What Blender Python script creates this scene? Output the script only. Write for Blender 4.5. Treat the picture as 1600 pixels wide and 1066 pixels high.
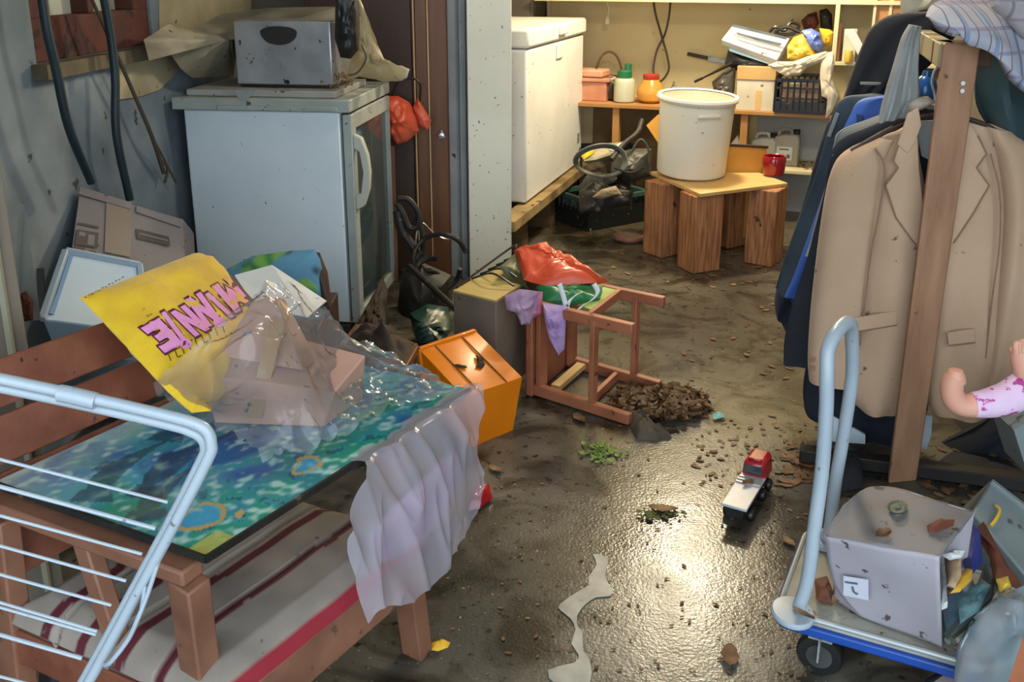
import bpy, bmesh, math, random
from math import sin, cos, tan, pi, radians, sqrt, atan2
from mathutils import Vector, Matrix, noise
from mathutils.bvhtree import BVHTree

for o in list(bpy.data.objects):
    bpy.data.objects.remove(o)
S = bpy.context.scene
COL = S.collection
V = Vector
random.seed(11)

# ------------------------------------------------------------------ camera
TH = radians(16); CH = 1.5; F = 1500.0; CX = 800.0; CY = 375.0
cd = bpy.data.cameras.new('camera'); cam = bpy.data.objects.new('camera', cd); COL.objects.link(cam)
cam.location = (0, 0, CH); cam.rotation_euler = (pi/2 - TH, 0, 0)
cd.sensor_width = 36; cd.lens = F*36/1600; cd.shift_y = -(533-CY)/1600; cd.clip_start = 0.02
S.camera = cam
# ------------------------------------------------------------------ light
S.view_settings.view_transform = 'Standard'; S.view_settings.look = 'None'
S.view_settings.gamma = 1; S.view_settings.use_curve_mapping = False
S.view_settings.exposure = 0.15
w = bpy.data.worlds.new('sky'); S.world = w; w.use_nodes = True
bg = w.node_tree.nodes['Background']; bg.inputs[0].default_value = (0.72, 0.86, 1.0, 1); bg.inputs[1].default_value = 3.8
def lamp(name, kind, loc, energy, col, size=0.3, rot=(0, 0, 0), sy=None):
    l = bpy.data.lights.new(name, kind); l.energy = energy; l.color = col
    if kind == 'AREA':
        l.size = size
        if sy: l.shape = 'RECTANGLE'; l.size_y = sy
    else:
        l.shadow_soft_size = size
    o = bpy.data.objects.new(name, l); COL.objects.link(o); o.location = loc; o.rotation_euler = rot
    return o
lamp('back_room_bulb', 'POINT', (1.05, 5.15, 2.12), 140, (1.0, 0.86, 0.62), 0.10)
lamp('middle_bulb', 'POINT', (0.75, 3.1, 2.36), 42, (1.0, 0.92, 0.80), 0.08)

# ------------------------------------------------------------------ helpers
def ray(px, py):
    r = (px-CX)/F; u = -(py-CY)/F
    return V((r, cos(TH)+u*sin(TH), -sin(TH)+u*cos(TH)))
C0 = V((0, 0, CH))
def Z(px, py, z=0.0):
    d = ray(px, py); return C0 + d*((z-CH)/d.z)
def Y(px, py, y):
    d = ray(px, py); return C0 + d*(y/d.y)
def PL(px, py, p0, n):
    d = ray(px, py); return C0 + d*((V(p0)-C0).dot(n)/d.dot(n))

def srgb(h):
    if isinstance(h, str):
        h = h.lstrip('#'); c = [int(h[i:i+2], 16)/255 for i in (0, 2, 4)]
    else: c = [x/255 for x in h]
    return tuple((x/12.92 if x <= .04045 else ((x+.055)/1.055)**2.4) for x in c) + (1,)

_m = {}
def mat(name, c, c2=None, scale=6, rough=.6, metal=0, bump=0, bscale=40, spots=0, scol='#2a2119', sscale=25,
        stretch=None, stripes=None, vcol=False, coat=0, sheen=0, spec=.5, trans=0):
    if name in _m: return _m[name]
    m = bpy.data.materials.new(name); _m[name] = m; m.use_nodes = True
    nt = m.node_tree; N = nt.nodes; L = nt.links; b = N['Principled BSDF']
    tc = N.new('ShaderNodeTexCoord'); mp = N.new('ShaderNodeMapping'); L.new(tc.outputs['Object'], mp.inputs[0])
    if stretch: mp.inputs['Scale'].default_value = stretch
    def noise_tex(s, det=5, src=None):
        n = N.new('ShaderNodeTexNoise'); n.inputs['Scale'].default_value = s; n.inputs['Detail'].default_value = det
        L.new((src or mp).outputs[0], n.inputs['Vector']) if src is None else L.new(src, n.inputs['Vector'])
        return n
    if vcol:
        a = N.new('ShaderNodeVertexColor'); a.layer_name = 'Col'; col = a.outputs[0]
    else:
        rgb = N.new('ShaderNodeRGB'); rgb.outputs[0].default_value = srgb(c); col = rgb.outputs[0]
    def mix(fac, a, bcol):
        x = N.new('ShaderNodeMix'); x.data_type = 'RGBA'; L.new(fac, x.inputs[0]); L.new(a, x.inputs[6])
        if isinstance(bcol, tuple): x.inputs[7].default_value = bcol
        else: L.new(bcol, x.inputs[7])
        return x.outputs[2]
    def ramp(src, lo, hi):
        r = N.new('ShaderNodeMapRange'); r.inputs[1].default_value = lo; r.inputs[2].default_value = hi
        L.new(src, r.inputs[0]); return r.outputs[0]
    if c2:
        n = noise_tex(scale); col = mix(ramp(n.outputs[0], .35, .65), col, srgb(c2))
    if stripes:   # (axis index, period, width, colour)
        for ax, per, wd, sc in stripes:
            sp = N.new('ShaderNodeSeparateXYZ'); L.new(tc.outputs['Object'], sp.inputs[0])
            q = N.new('ShaderNodeMath'); q.operation = 'PINGPONG'; L.new(sp.outputs[ax], q.inputs[0]); q.inputs[1].default_value = per/2
            t = N.new('ShaderNodeMath'); t.operation = 'LESS_THAN'; L.new(q.outputs[0], t.inputs[0]); t.inputs[1].default_value = wd/2
            col = mix(t.outputs[0], col, srgb(sc))
    if spots:
        n = noise_tex(sscale, 3, tc.outputs['Object']); col = mix(ramp(n.outputs[0], .72-spots, .76-spots), col, srgb(scol))
    L.new(col, b.inputs['Base Color'])
    b.inputs['Roughness'].default_value = rough; b.inputs['Metallic'].default_value = metal
    b.inputs['Specular IOR Level'].default_value = spec
    b.inputs['Coat Weight'].default_value = coat; b.inputs['Sheen Weight'].default_value = sheen
    if trans: b.inputs['Transmission Weight'].default_value = trans
    if bump:
        n = noise_tex(bscale, 6); bp = N.new('ShaderNodeBump'); bp.inputs['Strength'].default_value = min(1, bump)
        bp.inputs['Distance'].default_value = .004; L.new(n.outputs[0], bp.inputs['Height']); L.new(bp.outputs[0], b.inputs['Normal'])
    return m

def plastic(name, tint='#ffffff', milk=.12, gloss=.2, rough=.12, bd=.012):
    if name in _m: return _m[name]
    m = bpy.data.materials.new(name); _m[name] = m; m.use_nodes = True
    nt = m.node_tree; N = nt.nodes; L = nt.links; N.remove(N['Principled BSDF']); out = N['Material Output']
    t = N.new('ShaderNodeBsdfTransparent'); t.inputs[0].default_value = srgb(tint)
    g = N.new('ShaderNodeBsdfGlossy'); g.inputs['Roughness'].default_value = rough
    d = N.new('ShaderNodeBsdfDiffuse'); d.inputs[0].default_value = srgb(tint)
    tl = N.new('ShaderNodeBsdfTranslucent'); tl.inputs[0].default_value = srgb(tint)
    md = N.new('ShaderNodeMixShader'); md.inputs[0].default_value = .4; L.new(d.outputs[0], md.inputs[1]); L.new(tl.outputs[0], md.inputs[2])
    tc = N.new('ShaderNodeTexCoord'); n = N.new('ShaderNodeTexNoise'); n.noise_type = 'RIDGED_MULTIFRACTAL'; n.inputs['Scale'].default_value = 7; n.inputs['Detail'].default_value = 3
    n.inputs['Distortion'].default_value = .6
    L.new(tc.outputs['Object'], n.inputs['Vector']); bp = N.new('ShaderNodeBump'); bp.inputs['Strength'].default_value = .9; bp.inputs['Distance'].default_value = bd
    L.new(n.outputs[0], bp.inputs['Height'])
    for q in (g, d): L.new(bp.outputs[0], q.inputs['Normal'])
    m1 = N.new('ShaderNodeMixShader'); m1.inputs[0].default_value = milk; L.new(t.outputs[0], m1.inputs[1]); L.new(md.outputs[0], m1.inputs[2])
    lw = N.new('ShaderNodeLayerWeight'); lw.inputs[0].default_value = gloss; L.new(bp.outputs[0], lw.inputs['Normal'])
    m2 = N.new('ShaderNodeMixShader'); L.new(lw.outputs['Fresnel'], m2.inputs[0]); L.new(m1.outputs[0], m2.inputs[1]); L.new(g.outputs[0], m2.inputs[2])
    L.new(m2.outputs[0], out.inputs[0])
    return m

def tag(o, label=None, cat=None, group=None, kind=None):
    if label: o['label'] = label
    if cat: o['category'] = cat
    if group: o['group'] = group
    if kind: o['kind'] = kind
    return o
def thing(name, loc, label, cat, group=None):
    o = bpy.data.objects.new(name, None); COL.objects.link(o); o.location = loc; o.empty_display_size = .05
    return tag(o, label, cat, group)
WORLD = {}
def wloc(o):
    p = V((0, 0, 0))
    while o is not None: p = p + V(o.location); o = o.parent
    return p

def catmull(pts, k=6):
    pts = [V(p) for p in pts]
    if len(pts) < 3: return pts
    P = [pts[0]*2-pts[1]] + pts + [pts[-1]*2-pts[-2]]; out = []
    for i in range(1, len(P)-2):
        for j in range(k):
            t = j/k; a, b, c, d = P[i-1], P[i], P[i+1], P[i+2]
            out.append(.5*((2*b)+(c-a)*t+(2*a-5*b+4*c-d)*t*t+(3*b-a-3*c+d)*t**3))
    out.append(pts[-1]); return out

class MB:
    def __init__(s): s.v = []; s.f = []; s.c = None
    def add(s, vs, fs):
        n = len(s.v); s.v += [V(p) for p in vs]; s.f += [tuple(i+n for i in f) for f in fs]; return s
    def hexa(s, b, t):   # bottom 4, top 4
        return s.add(list(b)+list(t), [(0,3,2,1),(4,5,6,7),(0,1,5,4),(1,2,6,5),(2,3,7,6),(3,0,4,7)])
    def box(s, c, sz, rz=0, M=None):
        c = V(c); R = (M or Matrix.Rotation(rz, 3, 'Z')); h = V(sz)/2
        P = [c + R @ V((x*h.x, y*h.y, z*h.z)) for z in (-1, 1) for x, y in ((-1,-1),(1,-1),(1,1),(-1,1))]
        return s.hexa(P[:4], P[4:])
    def bar(s, a, b, w_, h_, up=(0,0,1), taper=1):
        a = V(a); b = V(b); d = (b-a).normalized(); up = V(up)
        sd = d.cross(up)
        if sd.length < 1e-4: sd = V((1,0,0))
        sd.normalize(); u = sd.cross(d).normalized()
        q = lambda p, k: [p+sd*x*w_/2*k+u*y*h_/2*k for x, y in ((-1,-1),(1,-1),(1,1),(-1,1))]
        return s.hexa(q(a, 1), q(b, taper))
    def tube(s, pts, r, n=8, smooth=True, k=6, close=False):
        P = catmull(pts, k) if smooth and len(pts) > 2 else [V(p) for p in pts]
        m = len(P); vs = []; nrm = None
        for i, p in enumerate(P):
            d = (P[min(i+1, m-1)]-P[max(i-1, 0)]).normalized()
            if nrm is None:
                nrm = d.cross(V((0,0,1)));
                if nrm.length < .1: nrm = d.cross(V((1,0,0)))
            nrm = (nrm - d*nrm.dot(d)).normalized(); b = d.cross(nrm)
            rr = r if not isinstance(r, (list, tuple)) else r[0]+(r[-1]-r[0])*i/(m-1) if len(r) == 2 else r[min(int(i/(m-1)*(len(r)-1)+.5), len(r)-1)]
            vs += [p+(nrm*cos(2*pi*j/n)+b*sin(2*pi*j/n))*rr for j in range(n)]
        fs = [(i*n+j, i*n+(j+1)%n, (i+1)*n+(j+1)%n, (i+1)*n+j) for i in range(m-1) for j in range(n)]
        fs += [tuple(range(n))[::-1], tuple(range((m-1)*n, m*n))]
        return s.add(vs, fs)
    def lathe(s, prof, c, n=28, M=None, sx=1, sy=1, caps=True):
        c = V(c); M = M or Matrix.Identity(3); vs = []
        for r, z in prof: vs += [c + M @ V((r*cos(2*pi*j/n)*sx, r*sin(2*pi*j/n)*sy, z)) for j in range(n)]
        m = len(prof)
        fs = [(i*n+j, i*n+(j+1)%n, (i+1)*n+(j+1)%n, (i+1)*n+j) for i in range(m-1) for j in range(n)]
        if caps: fs += [tuple(range(n))[::-1], tuple(range((m-1)*n, m*n))]
        return s.add(vs, fs)
    def prism(s, pts, t):   # outline 3D + thickness vector
        t = V(t); n = len(pts); P = [V(p) for p in pts]
        return s.add(P+[p+t for p in P], [tuple(range(n))[::-1], tuple(range(n, 2*n))]+[(i, (i+1)%n, n+(i+1)%n, n+i) for i in range(n)])
    def grid(s, fn, nu, nv):
        vs = [fn(i/nu, j/nv) for j in range(nv+1) for i in range(nu+1)]
        return s.add(vs, [(j*(nu+1)+i, j*(nu+1)+i+1, (j+1)*(nu+1)+i+1, (j+1)*(nu+1)+i) for j in range(nv) for i in range(nu)])
    def puff(s, out, nrm, tf=.03, tb=.0, rings=9, amp=.0, fr=14, c=None, ex=2.2, sub=5, seed=0, fold=None):
        nrm = V(nrm).normalized(); P = []
        out = [V(p) for p in out]; n0 = len(out)
        for i in range(n0):
            for j in range(sub): P.append(out[i].lerp(out[(i+1)%n0], j/sub))
        n = len(P); c = V(c) if c is not None else sum(P, V())/n
        def side(t, sg):
            vs = []
            for k in range(rings+1):
                q = k/rings; h = t*max(0, 1-q**ex)**.6
                for p in P:
                    x = c+(p-c)*q
                    a = amp*noise.noise(x*fr+V((seed, seed*.7, 0)))*(1 if q < .999 else .25)*(1+.0*q)
                    a += (amp*.6*(abs(noise.noise(x*fr*2.3+V((5+seed, 0, 3))))*2-.6)) if q < .999 else 0
                    if fold: a += fold(x)
                    vs.append(x+nrm*(h*sg+a))
            fs = [(k*n+i, k*n+(i+1)%n, (k+1)*n+(i+1)%n, (k+1)*n+i) for k in range(rings) for i in range(n)]
            return vs, fs
        a, fa = side(tf, 1); b, fb = side(tb, -1)
        s.add(a, fa)
        if tb > 0: s.add(b, [f[::-1] for f in fb])
        return s
    def garment(s, Lp, Rp, nrm, dep, n=36, rows=30, folds=.008, ff=5, seed=0, dfun=None):
        nrm = V(nrm).normalized(); A = catmull(Lp, 8); B = catmull(Rp, 8)
        def at(P, t):
            x = t*(len(P)-1); i = min(int(x), len(P)-2); return P[i].lerp(P[i+1], x-i)
        vs = []
        for r in range(rows+1):
            t = r/rows; a = at(A, t); b = at(B, t); m = (a+b)/2; h = (b-a)/2
            dd = dep*(dfun(t) if dfun else 1)
            for j in range(n):
                an = 2*pi*j/n; ca = cos(an); sa = sin(an)
                fo = folds*(sin(ff*ca*2+seed+2.0*t)+.7*noise.noise((m+h*ca)*9+V((seed, 0, 0))))*(.3+t)
                vs.append(m+h*ca+nrm*(-sa*dd*(abs(sa)**.0)-fo*(1 if sa > 0 else -.5)))
        fs = [(i*n+j, i*n+(j+1)%n, (i+1)*n+(j+1)%n, (i+1)*n+j) for i in range(rows) for j in range(n)]
        fs += [tuple(range(n))[::-1], tuple(range(rows*n, rows*n+n))]
        return s.add(vs, fs)
    def bvh(s): return BVHTree.FromPolygons([tuple(p) for p in s.v], s.f)
    def build(s, name, m, parent=None, bevel=0, solid=0, smooth=True, ang=38, sub=0, cols=None, label=None, cat=None, group=None, kind=None, soff=0):
        me = bpy.data.meshes.new(name)
        if parent is not None: org = wloc(parent)
        else:
            xs = [p.x for p in s.v]; ys = [p.y for p in s.v]; zs = [p.z for p in s.v]
            org = V(((min(xs)+max(xs))/2, (min(ys)+max(ys))/2, min(zs)))
        me.from_pydata([tuple(p-org) for p in s.v], [], s.f); me.update()
        bm = bmesh.new(); bm.from_mesh(me); bmesh.ops.remove_doubles(bm, verts=bm.verts, dist=1e-5)
        bmesh.ops.recalc_face_normals(bm, faces=bm.faces); 
        if cols:
            ly = bm.verts.layers.float_color.new('Col')
            for v_ in bm.verts: v_[ly] = cols(v_.co+org)
        bm.to_mesh(me); bm.free()
        if smooth: me.shade_smooth(); me.set_sharp_from_angle(angle=radians(ang))
        me.materials.append(m)
        o = bpy.data.objects.new(name, me); COL.objects.link(o)
        if parent is not None: o.parent = parent
        else: o.location = org
        if solid:
            md = o.modifiers.new('thickness', 'SOLIDIFY'); md.thickness = solid; md.offset = soff
        if sub:
            md = o.modifiers.new('smooth', 'SUBSURF'); md.levels = sub; md.render_levels = sub
        if bevel:
            md = o.modifiers.new('bevel', 'BEVEL'); md.width = bevel; md.segments = 2; md.limit_method = 'ANGLE'; md.angle_limit = radians(40)
        return tag(o, label, cat, group, kind)
def copy_tree(o, parent=None):
    c = o.copy(); COL.objects.link(c)
    if parent is not None: c.parent = parent
    for ch in [x for x in bpy.data.objects if x.parent == o and x is not c]: copy_tree(ch, c)
    return c
def struct(mb, name, m, **k): return mb.build(name, m, kind='structure', **k)
def nz(p, f=1, s=0): return noise.noise(V(p)*f+V((s, s*1.7, s*.3)))

# ------------------------------------------------------------------ materials
M_wallL = mat('dirty_plaster', '#667279', '#879095', 4, .85, bump=.3, spots=.025, scol='#45463f', sscale=13)
M_wallB = mat('cream_wall', '#d9c795', '#cdb985', 2, .8, bump=.2, spots=.01, scol='#8a7a58', sscale=20)
M_creamp = mat('cream_paint', '#b9ab86', '#9b8f70', 4, .8, bump=.4, spots=.05, scol='#4c4334', sscale=30)
M_pillar = mat('white_post', '#e6e2cc', '#d6d2bc', 2, .6, spots=.035, scol='#5f5a4c', sscale=45)
M_grey = mat('grey_trim', '#8f9290', '#7c7f7d', 5, .7, spots=.03)
M_brick = mat('red_brick', '#5f2f22', '#43231b', 7, .85, bump=.8, spots=.12, scol='#2a1712', sscale=18)
M_dwood = mat('dark_wood', '#5a3518', '#6a421f', 3, .5, stretch=(8,8,1), bump=.1)
M_vdwood = mat('blackbrown_wood', '#301c0e', '#3c2413', 3, .55, stretch=(8,8,1))
M_pwood = mat('pale_wood', '#c3a375', '#b08f62', 4, .6, bump=.2)
M_white = mat('enamel_white', '#ecebe2', '#e0e0d8', 3, .35, spots=.03, scol='#77705f', sscale=40)
M_fridge = mat('fridge_white', '#dde5e6', '#d0dadd', 3, .3, spots=.008, scol='#5c605d', sscale=38)
M_fridge2 = mat('fridge_plastic', '#a6aba2', '#8f958d', 5, .45, spots=.06, scol='#4c483c', sscale=30)
M_steel = mat('brushed_steel', '#c3c5c6', '#a2a3a4', 6, .25, metal=.6, spots=.06, scol='#3b3530')
M_black = mat('black_plastic', '#161616', '#26241f', 8, .4, spots=.05, scol='#5a4c38')
M_blackd = mat('dusty_black', '#191714', '#2a261f', 9, .6, bump=.3, spots=.08, scol='#6a5a44')
M_dirt = mat('wet_soil', '#241a11', '#3b2b1c', 26, .8, bump=1, bscale=60)
M_chair = mat('chair_wood', '#6f3c2b', '#84503a', 5, .4, stretch=(3,3,3), bump=.1, spots=.05, scol='#35201a', sscale=30)
M_leg = mat('chair_leg_wood', '#8a5d45', '#6f4834', 8, .55, bump=.3, spots=.06, scol='#5b4334', sscale=30)
M_stool = mat('stool_wood', '#a9694a', '#93573c', 8, .45, bump=.2, spots=.05, scol='#5c3524', sscale=25)
M_block = mat('block_wood', '#c98d5e', '#8f5a38', 5, .6, stretch=(14,14,1.2), bump=.5, spots=.05, scol='#3b1f12', sscale=9)
M_ply = mat('plywood', '#dcb877', '#c9a263', 5, .6, spots=.02, scol='#8c6a3c')
M_card = mat('wet_cardboard', '#6f6a6c', '#827c7c', 4, .75, bump=.2, spots=.05, scol='#4b423c', sscale=26)
M_card2 = mat('brown_cardboard', '#a98559', '#94724a', 4, .8, bump=.2, spots=.04, scol='#584229')
M_cardw = mat('white_cardboard', '#d9cfb8', '#c6bba2', 4, .7, spots=.04, scol='#806f52')
M_cardg = mat('trolley_cardboard', '#a8a1a6', '#968f94', 3, .7, bump=.15, spots=.045, scol='#4a423c', sscale=30)
M_yellow = mat('yellow_fabric', '#e6bb1c', '#d0a416', 12, .8, bump=.5, bscale=80, sheen=.2, spots=.02, scol='#8a6a1c')
M_pink = mat('pink_print', '#e08fc0', rough=.7); M_plum = mat('plum_print', '#5a1030', rough=.7)
M_orange = mat('orange_plastic', '#e8820c', '#d97408', 4, .3, spots=.04, scol='#4a2a10', sscale=18, coat=.2)
M_red = mat('red_plastic', '#a8161d', '#8e1018', 5, .2, coat=.5)
M_bagred = mat('orange_red_bag', '#cf4a2b', '#d9684a', 6, .35, bump=.3, bscale=20, spots=.02)
M_bagred2 = mat('coral_bag', '#c8452c', '#d65a38', 6, .35, bump=.3, bscale=20)
M_green = mat('green_bag', '#1f6a3c', '#2c7f4a', 6, .4)
M_lime = mat('green_paper', '#9fb455', '#b9cc7c', 9, .5)
M_wstrap = mat('white_strap', '#dfe3e6', rough=.6)
M_pinkc = mat('pink_cloth', '#a8506a', '#c5829a', 7, .85, bump=.3)
M_purple = mat('purple_cloth', '#9b78ae', '#c9a8c8', 12, .85, bump=.3, spots=.03, scol='#e6d8ee')
M_lilac = mat('lilac_cloth', '#b79ab0', '#8f7088', 9, .85, bump=.3)
M_hose = mat('hose_green', '#0d1f24', '#143038', 5, .5)
M_tubew = mat('white_tube', '#a3adb3', '#98a3aa', 5, .3, spots=.02, scol='#6c6a66', sscale=50)
M_leaf = mat('dead_leaf', '#553820', '#7a5836', 30, .7)
M_leaf2 = mat('pale_leaf', '#8f7450', '#6b4c30', 30, .7)
M_moss = mat('green_scrap', '#6f8a3c', '#9aa85a', 40, .8)
M_foam = mat('foam', '#a19f96', '#7d7b72', 14, .4)
M_bagc = plastic('bag_plastic', '#eef2f4', .30, .25, .12)
M_bucket = mat('bucket_plastic', '#f6f1df', '#efe9d5', 3, .4, spots=.015, scol='#a89a7c', sscale=40)
M_amber = mat('honey', '#c98a34', '#d9a34c', 5, .25)
M_jar = mat('pale_jar', '#c3c4a8', '#b3b498', 6, .35)
M_gcap = mat('green_cap', '#1f6b45', rough=.4); M_rcap = mat('red_cap', '#b8352b', rough=.4)
M_cable = mat('black_cable', '#3a2f22', rough=.5); M_wcable = mat('white_cable', '#d8d2b8', rough=.5)
M_rope = mat('grey_cable', '#5a5a50', rough=.5)
M_pinkbox = mat('pink_box', '#cc8f6e', '#b97a5c', 8, .7)
M_paper = mat('paper', '#dcdcd6', '#c8cac6', 7, .6, spots=.03, scol='#565a5e', sscale=20)
M_papdark = mat('print_grey', '#4f5a62', '#6b757a', 12, .6)
M_blueb = mat('blue_bag', '#4a66b8', '#8c9ed4', 14, .4, bump=.4); M_yelb = mat('gold_bag', '#c8b04a', '#dcae2c', 12, .4, bump=.4)
M_crimson = mat('crimson_pot', '#8e1522', '#a31c2a', 6, .15, coat=.6)
M_beige = mat('beige_cloth', '#bf9e80', '#b29272', 3, .9, bump=.4, bscale=160, sheen=.2, spots=.012, scol='#6a4c38', sscale=22)
M_beige2 = mat('beige_dark_seam', '#8f6f56', rough=.9)
M_lining = mat('grey_lining', '#8f9390', '#7d817e', 6, .6)
M_navy = mat('navy_cloth', '#141c2b', '#1b2637', 5, .8, sheen=.1, spots=.03, scol='#4a463e')
M_blk = mat('black_cloth', '#11141c', '#1a1e27', 5, .85)
M_blue = mat('blue_cloth', '#3f63b4', '#4a70c4', 4, .7); M_denim = mat('slate_cloth', '#26323f', '#3a4854', 5, .8)
M_lgrey = mat('light_grey_cloth', '#9b9c98', '#888a86', 8, .8, bump=.2)
M_teal = mat('teal_coat', '#3b5152', '#2c4042', 4, .7, bump=.2)
M_plaid = mat('plaid', '#a9a8b0', '#9c9da6', 6, .9, bump=.3, stripes=[(0,.075,.012,'#7c8ea2'),(2,.06,.009,'#8f8a9c'),(0,.031,.003,'#6b5c66')])
M_post = mat('rack_wood', '#a67c5c', '#8c6446', 4, .6, stretch=(6,6,1), bump=.2, spots=.03, scol='#5a3c28')
M_postl = mat('rack_pale_wood', '#a1936f', '#8f8160', 5, .6)
M_skin = mat('doll_skin', '#e0a58c', '#d99a80', 5, .45)
M_flor = mat('floral_cloth', '#e9cbe0', '#dcb4d4', 10, .8, spots=.14, scol='#b8468c', sscale=34)
M_tblue = mat('blue_rubber', '#1c4a9c', '#17408a', 5, .4, spots=.03)
M_tdeck = mat('deck_mat', '#a9a494', '#8f897a', 8, .7, bump=.5, bscale=90, spots=.08, scol='#5a4c3c')
M_tool = mat('toolbox_grey', '#7f8a88', '#6c7775', 4, .45, metal=.1, bump=.2, spots=.09, scol='#4f4a42', sscale=16)
M_rust = mat('rust_brown', '#6b3420', '#4a2414', 12, .7)
M_mint = mat('mint_plastic', '#7ec2ac', '#93cdbb', 7, .35)
M_straw = mat('straw', '#b49a5c', '#9c8148', 18, .8)
M_truckred = mat('toy_red', '#b3202c', '#9a1822', 6, .3, coat=.3); M_truckw = mat('toy_white', '#c9c8cc', '#b8b7bb', 8, .3, spots=.03)
M_glass = mat('dark_glass', '#3b4a4c', '#2c3a3c', 4, .08, spec=.8)
M_cushion = mat('cushion_cloth', '#fff', vcol=True, rough=.85, bump=.3, spots=.03, scol='#5b4c40', sscale=35)
M_board = mat('board_print', '#fff', vcol=True, rough=.22, coat=.3, bump=.05)
M_clear = plastic('clear_plastic', '#f6f4f2', .15, .30, .10)
M_milky = plastic('milky_plastic', '#e6e0e8', .40, .16, .16, .006)
M_dust = plastic('dust_sheet', '#cbbf9c', .6, .15, .4)
# ================================================================== SETTING
def floor_mat():
    m = bpy.data.materials.new('wet_concrete'); m.use_nodes = True; nt = m.node_tree; N = nt.nodes; L = nt.links; b = N['Principled BSDF']
    tc = N.new('ShaderNodeTexCoord')
    def nt_(s, d=6, dist=0):
        n = N.new('ShaderNodeTexNoise'); n.inputs['Scale'].default_value = s; n.inputs['Detail'].default_value = d; n.inputs['Distortion'].default_value = dist
        L.new(tc.outputs['Object'], n.inputs['Vector']); return n.outputs[0]
    def rng(src, a, b_, c=0, d=1):
        r = N.new('ShaderNodeMapRange'); L.new(src, r.inputs[0])
        for i, x in enumerate((a, b_, c, d)): r.inputs[i+1].default_value = x
        return r.outputs[0]
    def mix(f, a, b_):
        x = N.new('ShaderNodeMix'); x.data_type = 'RGBA'; L.new(f, x.inputs[0])
        for i, q in ((6, a), (7, b_)):
            if isinstance(q, str): x.inputs[i].default_value = srgb(q)
            else: L.new(q, x.inputs[i])
        return x.outputs[2]
    col = mix(rng(nt_(1.3, 8), .38, .62), '#4d483f', '#6e685b')
    col = mix(rng(nt_(4, 9, 1.5), .46, .66), col, '#2f2a20')
    col = mix(rng(nt_(30, 4), .60, .68), col, '#29211a')
    col = mix(rng(nt_(70, 2), .70, .73), col, '#a08f70')
    sp = N.new('ShaderNodeSeparateXYZ'); L.new(tc.outputs['Object'], sp.inputs[0])
    mud = rng(sp.outputs[1], 2.3, 3.6, 0, .55)
    col = mix(mud, col, '#51442a')
    L.new(col, b.inputs['Base Color'])
    L.new(rng(nt_(1.7, 5, .6), .38, .62, .12, .34), b.inputs['Roughness'])
    bp = N.new('ShaderNodeBump'); bp.inputs['Strength'].default_value = .30; bp.inputs['Distance'].default_value = .003
    a = N.new('ShaderNodeMath'); a.operation = 'ADD'; L.new(nt_(22, 6), a.inputs[0]); L.new(nt_(120, 3), a.inputs[1])
    L.new(a.outputs[0], bp.inputs['Height']); L.new(bp.outputs[0], b.inputs['Normal'])
    b.inputs['Specular IOR Level'].default_value = .36
    return m
MF = floor_mat()
fb = MB(); fb.hexa([(-3, -3.5, -.1), (4, -3.5, -.1), (4, 8, -.1), (-3, 8, -.1)], [(-3, -3.5, 0), (4, -3.5, 0), (4, 8, 0), (-3, 8, 0)])
fo = struct(fb, 'floor', MF)
cb = MB(); cb.box((.3, 3.6, 2.56), (5.4, 7.6, .12)); struct(cb, 'ceiling', mat('ceiling_paint', '#a8a294', '#8d887c', 2, .9))

# left wall: runs beside the fridge; direction (.0995,.995)
LD = V((.0995, .995, 0)); LN = V((.995, -.0995, 0)); L0 = V((-1.36, 3.7, 0))
def LW(px, py, off=0): return PL(px, py, L0+LN*off, LN)
def Ls(s, z, off=0): return L0+LD*s+V((0, 0, z))+LN*off
wl = MB()
s0 = (LW(52, 60)-L0).dot(LD); s1 = (LW(238, 50)-L0).dot(LD); zs = LW(150, 84).z
def lbox(mb, a, b, z0, z1, o0, o1):
    return mb.hexa([Ls(a, z0, o0), Ls(b, z0, o0), Ls(b, z0, o1), Ls(a, z0, o1)], [Ls(a, z1, o0), Ls(b, z1, o0), Ls(b, z1, o1), Ls(a, z1, o1)])
lbox(wl, -3.9, 1.1, 0, zs, -.2, 0); lbox(wl, -3.9, s0, zs, 2.5, -.2, 0); lbox(wl, s1, 1.1, zs, 2.5, -.2, 0); lbox(wl, s0, s1, 2.1, 2.5, -.2, 0)
struct(wl, 'wall_left', M_wallL)
# window
wn = thing('window_1', Ls((s0+s1)/2, zs, -.05), None, None); wn['kind'] = 'structure'
fr = MB(); zt = 2.1
rail = LW(150, 20, -.02).z
lbox(fr, s0, s1, zs, rail, -.12, -.01); lbox(fr, s0, s1, zt-.06, zt, -.12, -.01)
lbox(fr, s0, s0+.09, rail, zt-.06, -.12, -.01); lbox(fr, s1-.11, s1, rail, zt-.06, -.12, -.01); lbox(fr, (s0+s1)/2-.02, (s0+s1)/2+.02, rail, zt-.06, -.12, -.02)
fr.build('window_frame', M_brick, wn, bevel=.004)
pa = MB(); lbox(pa, s0+.09, s1-.11, rail, zt-.06, -.09, -.08)
pa.build('window_pane', mat('dirty_pane', '#b9bdae', '#9aa093', 3, .3), wn)
si = MB(); lbox(si, s0-.03, s1+.25, zs-.045, zs, 0, .05); si.build('window_sill', mat('mud_sill', '#6b5f48', '#4b4232', 8, .8, bump=.6), wn)

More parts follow.
